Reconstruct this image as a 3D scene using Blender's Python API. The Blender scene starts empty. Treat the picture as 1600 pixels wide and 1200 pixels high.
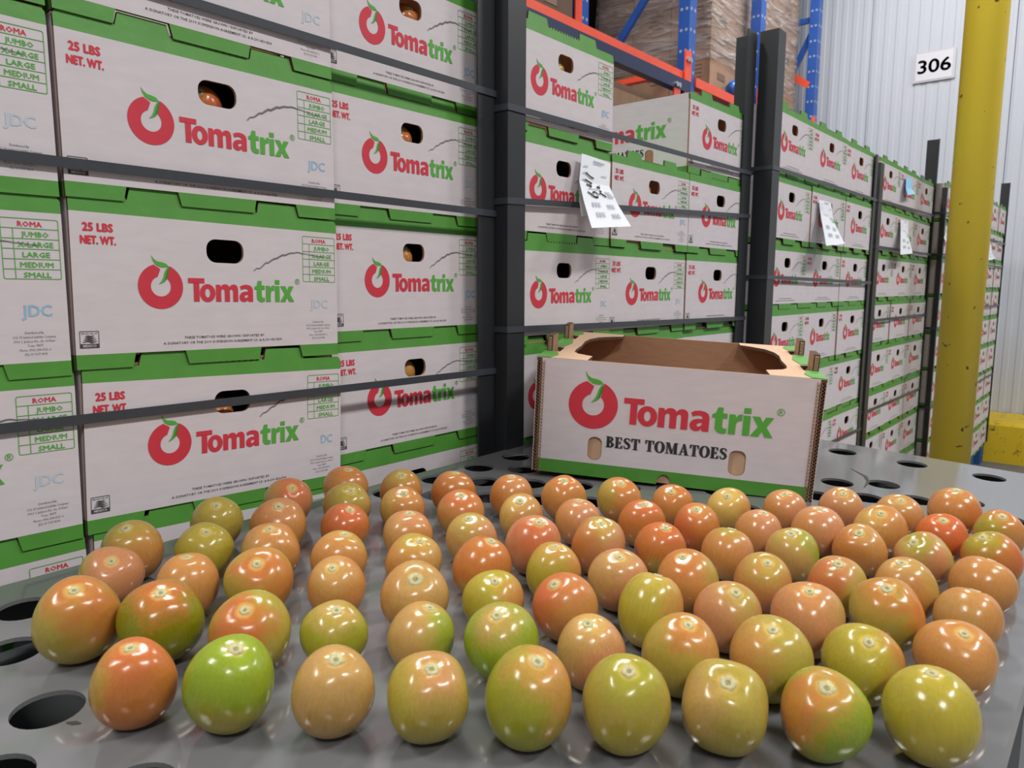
import bpy, bmesh, math, random
from mathutils import Vector, Matrix, Quaternion

# ------------------------------------------------------------------ scene, camera, world, lights
scene = bpy.context.scene
C = scene.collection
H = 1.246                                   # eye height above the floor
def make_camera():
    f, pi, ro, th = 1147.573, math.radians(7.6213), math.radians(0.2422), math.radians(40.1402)
    fw = Vector((math.cos(th)*math.cos(pi), math.sin(th)*math.cos(pi), -math.sin(pi)))
    r0 = Vector((math.sin(th), -math.cos(th), 0)); u0 = r0.cross(fw)
    rt = math.cos(ro)*r0 + math.sin(ro)*u0; up = -math.sin(ro)*r0 + math.cos(ro)*u0
    cd = bpy.data.cameras.new('camera'); cd.sensor_fit = 'HORIZONTAL'; cd.sensor_width = 36
    cd.lens = f/1600*36; cd.clip_start = 0.02; cd.clip_end = 100
    cd.dof.use_dof = True; cd.dof.focus_distance = 0.85; cd.dof.aperture_fstop = cd.lens/1000/0.0016
    o = bpy.data.objects.new('camera', cd); C.objects.link(o)
    m = Matrix((rt, up, -fw)).transposed().to_4x4(); m.translation = (0, 0, H); o.matrix_world = m
    scene.camera = o
make_camera()
scene.view_settings.view_transform = 'Standard'; scene.view_settings.look = 'None'
scene.view_settings.gamma = 1; scene.view_settings.use_curve_mapping = False
scene.view_settings.exposure = -0.26
w = bpy.data.worlds.new('World'); scene.world = w; w.use_nodes = True
w.node_tree.nodes['Background'].inputs[0].default_value = (0.90, 0.95, 1.0, 1)
w.node_tree.nodes['Background'].inputs[1].default_value = 0.27
def lamp(x, y, z, sx, sy, power, rot=0):
    d = bpy.data.lights.new('high_bay_lamp', 'AREA'); d.shape = 'RECTANGLE'; d.size = sx; d.size_y = sy
    d.energy = power; d.color = (1.0, 0.97, 0.93)
    o = bpy.data.objects.new('high_bay_lamp', d); C.objects.link(o); o.location = (x, y, z); o.rotation_euler = (0, 0, rot)
for (x, y, e) in ((-2.2, -2.3, 150), (1.5, -2.3, 150), (5.0, -2.3, 130), (-2.1, 1.8, 120), (1.7, 1.8, 110), (4.9, 1.3, 90)):
    lamp(x, y, 4.6, 1.3, 0.5, e)

# ------------------------------------------------------------------ materials
def lin(r, g, b):
    f = lambda c: (c/12.92 if c <= .04045 else ((c+.055)/1.055)**2.4)
    return (f(r/255), f(g/255), f(b/255), 1)
M = {}
def mat(name, col, rough=.6, metal=0, spec=.5, noise=None, bump=None, coat=0):
    """noise=(scale, amount[, stretch]) darkens/lightens, bump=(scale, strength)"""
    m = bpy.data.materials.new(name); m.use_nodes = True; nt = m.node_tree; b = nt.nodes['Principled BSDF']
    b.inputs['Base Color'].default_value = col; b.inputs['Roughness'].default_value = rough
    b.inputs['Metallic'].default_value = metal; b.inputs['Specular IOR Level'].default_value = spec
    b.inputs['Coat Weight'].default_value = coat
    if noise or bump: tc = nt.nodes.new('ShaderNodeTexCoord')
    def tex(scale, st):
        mp = nt.nodes.new('ShaderNodeMapping'); mp.inputs['Scale'].default_value = st
        nt.links.new(tc.outputs['Object'], mp.inputs[0])
        n = nt.nodes.new('ShaderNodeTexNoise'); n.inputs['Scale'].default_value = scale; n.inputs['Detail'].default_value = 5
        nt.links.new(mp.outputs[0], n.inputs[0]); return n
    if noise:
        n = tex(noise[0], noise[2] if len(noise) > 2 else (1, 1, 1))
        r = nt.nodes.new('ShaderNodeMapRange'); r.inputs[1].default_value = .3; r.inputs[2].default_value = .7
        r.inputs[3].default_value = 1-noise[1]; r.inputs[4].default_value = 1+noise[1]*.5
        nt.links.new(n.outputs[0], r.inputs[0])
        mx = nt.nodes.new('ShaderNodeMix'); mx.data_type = 'RGBA'; mx.blend_type = 'MULTIPLY'; mx.inputs[0].default_value = 1
        mx.inputs[6].default_value = col; nt.links.new(r.outputs[0], mx.inputs[7]); nt.links.new(mx.outputs[2], b.inputs['Base Color'])
    if bump:
        n2 = tex(bump[0], bump[2] if len(bump) > 2 else (1, 1, 1))
        bp = nt.nodes.new('ShaderNodeBump'); bp.inputs['Strength'].default_value = bump[1]; bp.inputs['Distance'].default_value = .01
        nt.links.new(n2.outputs[0], bp.inputs['Height']); nt.links.new(bp.outputs[0], b.inputs['Normal'])
    M[name] = m; return m
mat('white_board', lin(210, 202, 207), .62, noise=(26, .05, (1, 1, 4)), bump=(5, .25))
mat('green_print', lin(80, 146, 56), .5, noise=(18, .10), bump=(9, .35))
mat('kraft', lin(158, 120, 92), .85, noise=(40, .12, (1, 1, 5)))
mat('kraft_light', lin(200, 166, 138), .85, noise=(40, .06, (1, 4, 1)))
mat('kraft_dark', lin(86, 64, 50), .9, noise=(60, .2))
mat('ink_red', lin(204, 50, 68), .6, noise=(60, .06))
mat('ink_green', lin(82, 166, 60), .6)
mat('ink_leaf_dark', lin(50, 128, 44), .6)
mat('ink_black', lin(62, 62, 66), .7)
mat('ink_grey', lin(110, 110, 116), .7)
mat('ink_stamp', lin(150, 186, 216), .7, noise=(90, .10))
mat('ink_stamp_pale', lin(186, 198, 212), .7)
mat('corner_board', lin(40, 42, 46), .42, noise=(14, .12, (1, 1, .2)))
mat('strap', lin(60, 64, 71), .40, noise=(120, .06))
mat('steel_bolt', lin(190, 192, 196), .3, metal=1)
mat('rack_blue', lin(36, 84, 168), .38, noise=(9, .12))
mat('rack_navy', lin(22, 36, 76), .4)
mat('rack_orange', lin(238, 84, 54), .42, noise=(9, .08))
mat('bin_shade', lin(18, 20, 24), .9)  # near-black, puts the shade inside the bin into the colour
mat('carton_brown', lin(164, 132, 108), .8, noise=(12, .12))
mat('carton_dark', lin(88, 68, 56), .85, noise=(12, .15))  # dark brown cartons; also colours the load added for shade behind the rack
mat('tape_print', lin(120, 98, 82), .8)
mat('pallet_blue', lin(36, 84, 140), .8, noise=(20, .25, (6, 1, 1)))
mat('pallet_wood', lin(150, 122, 90), .85, noise=(20, .25, (6, 1, 1)))
mat('wall_white', lin(196, 202, 214), .5, noise=(1.2, .03), bump=(2, .05))
mat('wall_gap', lin(96, 100, 108), .8)
mat('sign_white', lin(218, 219, 228), .35)
mat('sign_edge', lin(196, 196, 206), .3)
mat('sign_ink', lin(26, 30, 38), .5)
mat('slip_paper', lin(236, 240, 248), .7)
mat('slip_blue', lin(150, 206, 240), .7)
mat('slip_ink', lin(150, 156, 168), .8)
mat('pen_black', lin(28, 30, 34), .6)
mat('blue_film', lin(40, 104, 190), .25, noise=(30, .3), bump=(30, .6))
mat('rack_slot', lin(150, 162, 180), .5)
mat('dirt', lin(60, 56, 50), .9)
mat('rubber_grey', lin(120, 123, 126), .5)

def post_yellow():
    m = mat('post_yellow', lin(230, 202, 60), .40, noise=(4, .06, (1, 1, .3)), bump=(20, .06)); nt = m.node_tree; b = nt.nodes['Principled BSDF']
    src = b.inputs['Base Color'].links[0].from_socket
    tc = nt.nodes.new('ShaderNodeTexCoord'); n = nt.nodes.new('ShaderNodeTexNoise'); n.inputs['Scale'].default_value = 22; n.inputs['Detail'].default_value = 3
    nt.links.new(tc.outputs['Object'], n.inputs[0])
    r = nt.nodes.new('ShaderNodeMapRange'); r.inputs[1].default_value = .70; r.inputs[2].default_value = .73; nt.links.new(n.outputs[0], r.inputs[0])
    mx = nt.nodes.new('ShaderNodeMix'); mx.data_type = 'RGBA'; mx.inputs[7].default_value = lin(96, 78, 30)
    nt.links.new(r.outputs[0], mx.inputs[0]); nt.links.new(src, mx.inputs[6]); nt.links.new(mx.outputs[2], b.inputs['Base Color'])
post_yellow()
def curb_mat():
    m = mat('curb_yellow', lin(224, 190, 34), .55, bump=(20, .2)); nt = m.node_tree; b = nt.nodes['Principled BSDF']
    tc = nt.nodes.new('ShaderNodeTexCoord'); n = nt.nodes.new('ShaderNodeTexNoise'); n.inputs['Scale'].default_value = 14; n.inputs['Detail'].default_value = 8
    n.inputs['Roughness'].default_value = .7; nt.links.new(tc.outputs['Object'], n.inputs[0])
    r = nt.nodes.new('ShaderNodeMapRange'); r.inputs[1].default_value = .56; r.inputs[2].default_value = .66; nt.links.new(n.outputs[0], r.inputs[0])
    mx = nt.nodes.new('ShaderNodeMix'); mx.data_type = 'RGBA'; mx.inputs[6].default_value = lin(224, 190, 34); mx.inputs[7].default_value = lin(104, 88, 36)
    nt.links.new(r.outputs[0], mx.inputs[0]); nt.links.new(mx.outputs[2], b.inputs['Base Color'])
curb_mat()
def floor_mat():
    m = mat('concrete', lin(118, 118, 118), .55, noise=(3, .25), bump=(30, .1))
floor_mat()
def sheet_mat():
    m = mat('grey_plastic', lin(112, 113, 115), .2, noise=(5, .06), bump=(3.2, .03), spec=.6)
    nt = m.node_tree; b = nt.nodes['Principled BSDF']
    tc = nt.nodes.new('ShaderNodeTexCoord'); n = nt.nodes.new('ShaderNodeTexNoise'); n.inputs['Scale'].default_value = 7; n.inputs['Detail'].default_value = 4
    nt.links.new(tc.outputs['Object'], n.inputs[0])
    r = nt.nodes.new('ShaderNodeMapRange'); r.inputs[1].default_value = .35; r.inputs[2].default_value = .7; b.inputs['IOR'].default_value = 1.62; r.inputs[3].default_value = .05; r.inputs[4].default_value = .13
    nt.links.new(n.outputs[0], r.inputs[0]); nt.links.new(r.outputs[0], b.inputs['Roughness'])
sheet_mat()
def film_mat():
    m = bpy.data.materials.new('stretch_film'); m.use_nodes = True; nt = m.node_tree; nt.nodes.clear()
    out = nt.nodes.new('ShaderNodeOutputMaterial'); mix = nt.nodes.new('ShaderNodeMixShader')
    tr = nt.nodes.new('ShaderNodeBsdfTransparent'); tr.inputs[0].default_value = (.93, .92, .92, 1)
    gl = nt.nodes.new('ShaderNodeBsdfPrincipled'); gl.inputs['Base Color'].default_value = lin(206, 202, 200); gl.inputs['Roughness'].default_value = .10
    tc = nt.nodes.new('ShaderNodeTexCoord'); mp = nt.nodes.new('ShaderNodeMapping'); mp.inputs['Rotation'].default_value = (.45, .35, .2); mp.inputs['Scale'].default_value = (1, 1, 5)
    n = nt.nodes.new('ShaderNodeTexNoise'); n.inputs['Scale'].default_value = 4.5; n.inputs['Detail'].default_value = 6; n.inputs['Distortion'].default_value = 1.2
    nt.links.new(tc.outputs['Object'], mp.inputs[0]); nt.links.new(mp.outputs[0], n.inputs[0])
    bp = nt.nodes.new('ShaderNodeBump'); bp.inputs['Strength'].default_value = .9; bp.inputs['Distance'].default_value = .05
    nt.links.new(n.outputs[0], bp.inputs['Height']); nt.links.new(bp.outputs[0], gl.inputs['Normal'])
    r = nt.nodes.new('ShaderNodeMapRange'); r.inputs[1].default_value = .45; r.inputs[2].default_value = .75; r.inputs[3].default_value = .22; r.inputs[4].default_value = .75
    nt.links.new(n.outputs[0], r.inputs[0]); nt.links.new(r.outputs[0], mix.inputs[0])
    nt.links.new(tr.outputs[0], mix.inputs[1]); nt.links.new(gl.outputs[0], mix.inputs[2]); nt.links.new(mix.outputs[0], out.inputs[0]); M['stretch_film'] = m
film_mat()
def tomato_mat():
    m = bpy.data.materials.new('tomato_skin'); m.use_nodes = True; nt = m.node_tree; L = nt.links.new; N = nt.nodes.new
    b = nt.nodes['Principled BSDF']
    def attr(n): a = N('ShaderNodeAttribute'); a.attribute_type = 'OBJECT'; a.attribute_name = n; return a
    def math_(op, a, b_=None):
        x = N('ShaderNodeMath'); x.operation = op
        for i, v in enumerate((a, b_)):
            if v is None: continue
            if isinstance(v, (int, float)): x.inputs[i].default_value = v
            else: L(v, x.inputs[i])
        return x.outputs[0]
    def ramp(v, a, b_): 
        r = N('ShaderNodeMapRange'); r.interpolation_type = 'SMOOTHSTEP'; r.inputs[1].default_value = a; r.inputs[2].default_value = b_; L(v, r.inputs[0]); return r.outputs[0]
    def mix(f, a, c):
        x = N('ShaderNodeMix'); x.data_type = 'RGBA'
        if isinstance(f, float): x.inputs[0].default_value = f
        else: L(f, x.inputs[0])
        for i, v in ((6, a), (7, c)):
            if isinstance(v, tuple): x.inputs[i].default_value = v
            else: L(v, x.inputs[i])
        return x.outputs[2]
    tc = N('ShaderNodeTexCoord'); sz = attr('tsize')
    dv = N('ShaderNodeVectorMath'); dv.operation = 'DIVIDE'; L(tc.outputs['Object'], dv.inputs[0]); L(sz.outputs['Vector'], dv.inputs[1])
    nrm = N('ShaderNodeVectorMath'); nrm.operation = 'NORMALIZE'; L(dv.outputs[0], nrm.inputs[0])
    sp = N('ShaderNodeSeparateXYZ'); L(nrm.outputs[0], sp.inputs[0])
    off = attr('seedv')
    ad = N('ShaderNodeVectorMath'); ad.operation = 'ADD'; L(nrm.outputs[0], ad.inputs[0]); L(off.outputs['Vector'], ad.inputs[1])
    n1 = N('ShaderNodeTexNoise'); n1.inputs['Scale'].default_value = 1.5; n1.inputs['Detail'].default_value = 2; L(ad.outputs[0], n1.inputs[0])
    mp = N('ShaderNodeMapping'); mp.inputs['Scale'].default_value = (9, 9, .9); L(ad.outputs[0], mp.inputs[0])
    n2 = N('ShaderNodeTexNoise'); n2.inputs['Scale'].default_value = 1.6; n2.inputs['Detail'].default_value = 3; L(mp.outputs[0], n2.inputs[0])
    wob = math_('ADD', math_('MULTIPLY', math_('SUBTRACT', n1.outputs[0], .5), .9), math_('MULTIPLY', math_('SUBTRACT', n2.outputs[0], .5), .35))
    ztop = math_('ADD', sp.outputs[2], wob)
    col = mix(math_('MULTIPLY', ramp(ztop, .38, 1.15), .85), attr('col_body').outputs['Color'], attr('col_top').outputs['Color'])
    dt = N('ShaderNodeVectorMath'); dt.operation = 'DOT_PRODUCT'; L(nrm.outputs[0], dt.inputs[0]); L(attr('patch_dir').outputs['Vector'], dt.inputs[1])
    col = mix(math_('MULTIPLY', ramp(math_('ADD', dt.outputs['Value'], wob), .35, 1.0), .85), col, attr('col_patch').outputs['Color'])
    col = mix(math_('MULTIPLY', ramp(sp.outputs[2], -.55, -.98), .45), col, lin(214, 184, 138))
    col = mix(math_('MULTIPLY', ramp(sp.outputs[2], .955, .992), .55), col, lin(224, 190, 110))
    x = N('ShaderNodeMix'); x.data_type = 'RGBA'; x.blend_type = 'MULTIPLY'; x.inputs[0].default_value = .5; L(col, x.inputs[6])
    r = N('ShaderNodeMapRange'); r.inputs[1].default_value = .3; r.inputs[2].default_value = .7; r.inputs[3].default_value = .82; r.inputs[4].default_value = 1.08; L(n2.outputs[0], r.inputs[0]); L(r.outputs[0], x.inputs[7])
    L(x.outputs[2], b.inputs['Base Color'])
    b.inputs['Roughness'].default_value = .21; b.inputs['Specular IOR Level'].default_value = .5
    b.inputs['Subsurface Weight'].default_value = .12; b.inputs['Subsurface Radius'].default_value = (.006, .003, .001); b.inputs['Subsurface Scale'].default_value = 1
    n3 = N('ShaderNodeTexNoise'); n3.inputs['Scale'].default_value = 2.2; n3.inputs['Detail'].default_value = 2; L(ad.outputs[0], n3.inputs[0])
    bp = N('ShaderNodeBump'); bp.inputs['Strength'].default_value = .10; bp.inputs['Distance'].default_value = .004; L(n3.outputs[0], bp.inputs['Height']); L(bp.outputs[0], b.inputs['Normal'])
    M['tomato_skin'] = m
tomato_mat()
mat('stem_scar', lin(182, 176, 134), .8, noise=(600, .25)); mat('stem_core', lin(146, 138, 92), .9, noise=(900, .4))

# ------------------------------------------------------------------ mesh helpers
def tag(o, label=None, cat=None, group=None, kind=None):
    if label: o['label'] = label
    if cat: o['category'] = cat
    if group: o['group'] = group
    if kind: o['kind'] = kind
    return o
def link(name, me, parent=None, loc=None):
    o = bpy.data.objects.new(name, me); C.objects.link(o)
    if parent is not None: o.parent = parent
    if loc is not None: o.location = loc
    return o
def empty(name, loc=(0, 0, 0)):
    o = bpy.data.objects.new(name, None); C.objects.link(o); o.location = loc; o.empty_display_size = .05; return o
class MB:
    """collects faces with material names into one mesh"""
    def __init__(s): s.v = []; s.f = []; s.m = []; s.mats = []
    def mi(s, name):
        if name not in s.mats: s.mats.append(name)
        return s.mats.index(name)
    def add(s, vs, fs, m, T=None):
        b = len(s.v); s.v += [tuple(T(v)) if T else tuple(v) for v in vs]
        for k, f in enumerate(fs):
            s.f.append([b+i for i in f]); s.m.append(s.mi(m[k] if isinstance(m, list) else m))
        return s
    def box(s, x0, y0, z0, x1, y1, z1, m, T=None):
        v = [(x, y, z) for x in (x0, x1) for y in (y0, y1) for z in (z0, z1)]
        return s.add(v, [(0, 1, 3, 2), (4, 6, 7, 5), (0, 4, 5, 1), (2, 3, 7, 6), (0, 2, 6, 4), (1, 5, 7, 3)], m, T)
    def bar(s, a, b, w, h, m, up=(0, 0, 1)):
        a, b = Vector(a), Vector(b); d = (b-a).normalized(); sd = d.cross(Vector(up)).normalized(); u = sd.cross(d)
        v = [p+sd*i*w/2+u*j*h/2 for p in (a, b) for i, j in ((-1, -1), (1, -1), (1, 1), (-1, 1))]
        return s.add(v, [(3, 2, 1, 0), (4, 5, 6, 7)]+[(i, (i+1) % 4, (i+1) % 4+4, i+4) for i in range(4)], m)
    def cyl(s, a, b, r, m, n=16, r2=None):
        a, b = Vector(a), Vector(b); d = (b-a).normalized(); x = d.orthogonal().normalized(); y = d.cross(x); r2 = r if r2 is None else r2
        v = [p+(x*math.cos(t)+y*math.sin(t))*q for p, q in ((a, r), (b, r2)) for t in [2*math.pi*i/n for i in range(n)]]
        return s.add(v, [tuple(range(n))[::-1], tuple(range(n, 2*n))]+[(i, (i+1) % n, (i+1) % n+n, i+n) for i in range(n)], m)
    def strip(s, pts, wd, m, T=None):
        """flat 2-D polyline of width wd (number or list) in the xy plane"""
        P = [Vector((p[0], p[1])) for p in pts]; v = []
        for i, p in enumerate(P):
            d = (P[min(i+1, len(P)-1)]-P[max(i-1, 0)]).normalized(); n = Vector((-d.y, d.x)); k = wd[i] if isinstance(wd, (list, tuple)) else wd
            v += [(p.x-n.x*k/2, p.y-n.y*k/2, 0), (p.x+n.x*k/2, p.y+n.y*k/2, 0)]
        return s.add(v, [(2*i, 2*i+2, 2*i+3, 2*i+1) for i in range(len(P)-1)], m, T)
    def mesh(s, name, smooth=False):
        me = bpy.data.meshes.new(name); me.from_pydata(s.v, [], s.f)
        for n in s.mats: me.materials.append(M[n])
        me.polygons.foreach_set('material_index', s.m)
        if smooth: me.polygons.foreach_set('use_smooth', [True]*len(s.f))
        me.update(); return me
def _tomesh(cu):
    o = bpy.data.objects.new('tmp', cu); C.objects.link(o); dg = bpy.context.evaluated_depsgraph_get(); dg.update()
    ev = o.evaluated_get(dg); me = ev.to_mesh()
    V = [v.co.copy() for v in me.vertices]; F = [tuple(p.vertices) for p in me.polygons]; I = [p.material_index for p in me.polygons]
    Nn = [p.normal.copy() for p in me.polygons]
    ev.to_mesh_clear(); bpy.data.objects.remove(o); bpy.data.curves.remove(cu)
    return V, F, I, Nn
def fill2d(splines, ext=0.0):
    """filled 2-D outline with holes; ext = half thickness along z"""
    cu = bpy.data.curves.new('tmp', 'CURVE'); cu.dimensions = '2D'; cu.fill_mode = 'BOTH' if ext else 'FRONT'; cu.extrude = ext
    for s in splines:
        sp = cu.splines.new('POLY'); sp.points.add(len(s)-1); sp.use_cyclic_u = True
        for p, c in zip(sp.points, s): p.co = (c[0], c[1], 0, 1)
    return _tomesh(cu)
def text2d(body, bold=0, res=2, split=None, spacing=1.0):
    cu = bpy.data.curves.new('tmp', 'FONT'); cu.body = body; cu.size = 1; cu.offset = bold; cu.resolution_u = res; cu.fill_mode = 'FRONT'; cu.space_character = spacing
    cu.materials.append(M['ink_red']); cu.materials.append(M['ink_green'])
    if split is not None:
        for i in range(split, len(body)): cu.body_format[i].material_index = 1
    V, F, I, _ = _tomesh(cu); return V, F, I
def fit_text(mb, body, x0, y0, width, height, mats, bold=0.012, res=2, split=None, center=False, T=None, capref=None, spacing=1.0, smear=0):
    V, F, I = text2d(body, bold, res, split, spacing)
    if not V: return
    xs = [v.x for v in V]; a, b = min(xs), max(xs); h = capref or .727
    sx = width/(b-a) if width else height/h; sy = height/h
    if center: x0 = x0-(b-a)*sx/2
    vs = [((v.x-a)*sx+x0, v.y*sy+y0, 0) for v in V]
    for dx, dy in (((-smear, 0), (smear, 0), (0, smear), (0, -smear)) if smear else ((0, 0),)):
        mb.add([(x+dx, y+dy, z) for x, y, z in vs], F, [mats[i] if isinstance(mats, (list, tuple)) else mats for i in I], T)
def rrect(x0, y0, x1, y1, r, n=5):
    P = []
    for cx, cy, a in ((x1-r, y0+r, -90), (x1-r, y1-r, 0), (x0+r, y1-r, 90), (x0+r, y0+r, 180)):
        P += [(cx+r*math.cos(math.radians(a+90*i/n)), cy+r*math.sin(math.radians(a+90*i/n))) for i in range(n+1)]
    return P
def circ(cx, cy, r, n=24): return [(cx+r*math.cos(2*math.pi*i/n), cy+r*math.sin(2*math.pi*i/n)) for i in range(n)]
def front(eps=.0005):                        # 2-D print -> a face looking along -y
    return lambda v: (v[0], -eps-v[2], v[1])
def add_fill(mb, splines, m, T=None, ext=0, edge=None, back=None):
    V, F, I, Nn = fill2d(splines, ext)
    ms = [m if n.z > .5 else ((back or m) if n.z < -.5 else (edge or m)) for n in Nn] if ext else m
    mb.add([tuple(v) for v in V], F, ms, T)
rnd = random.Random(7)
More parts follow.
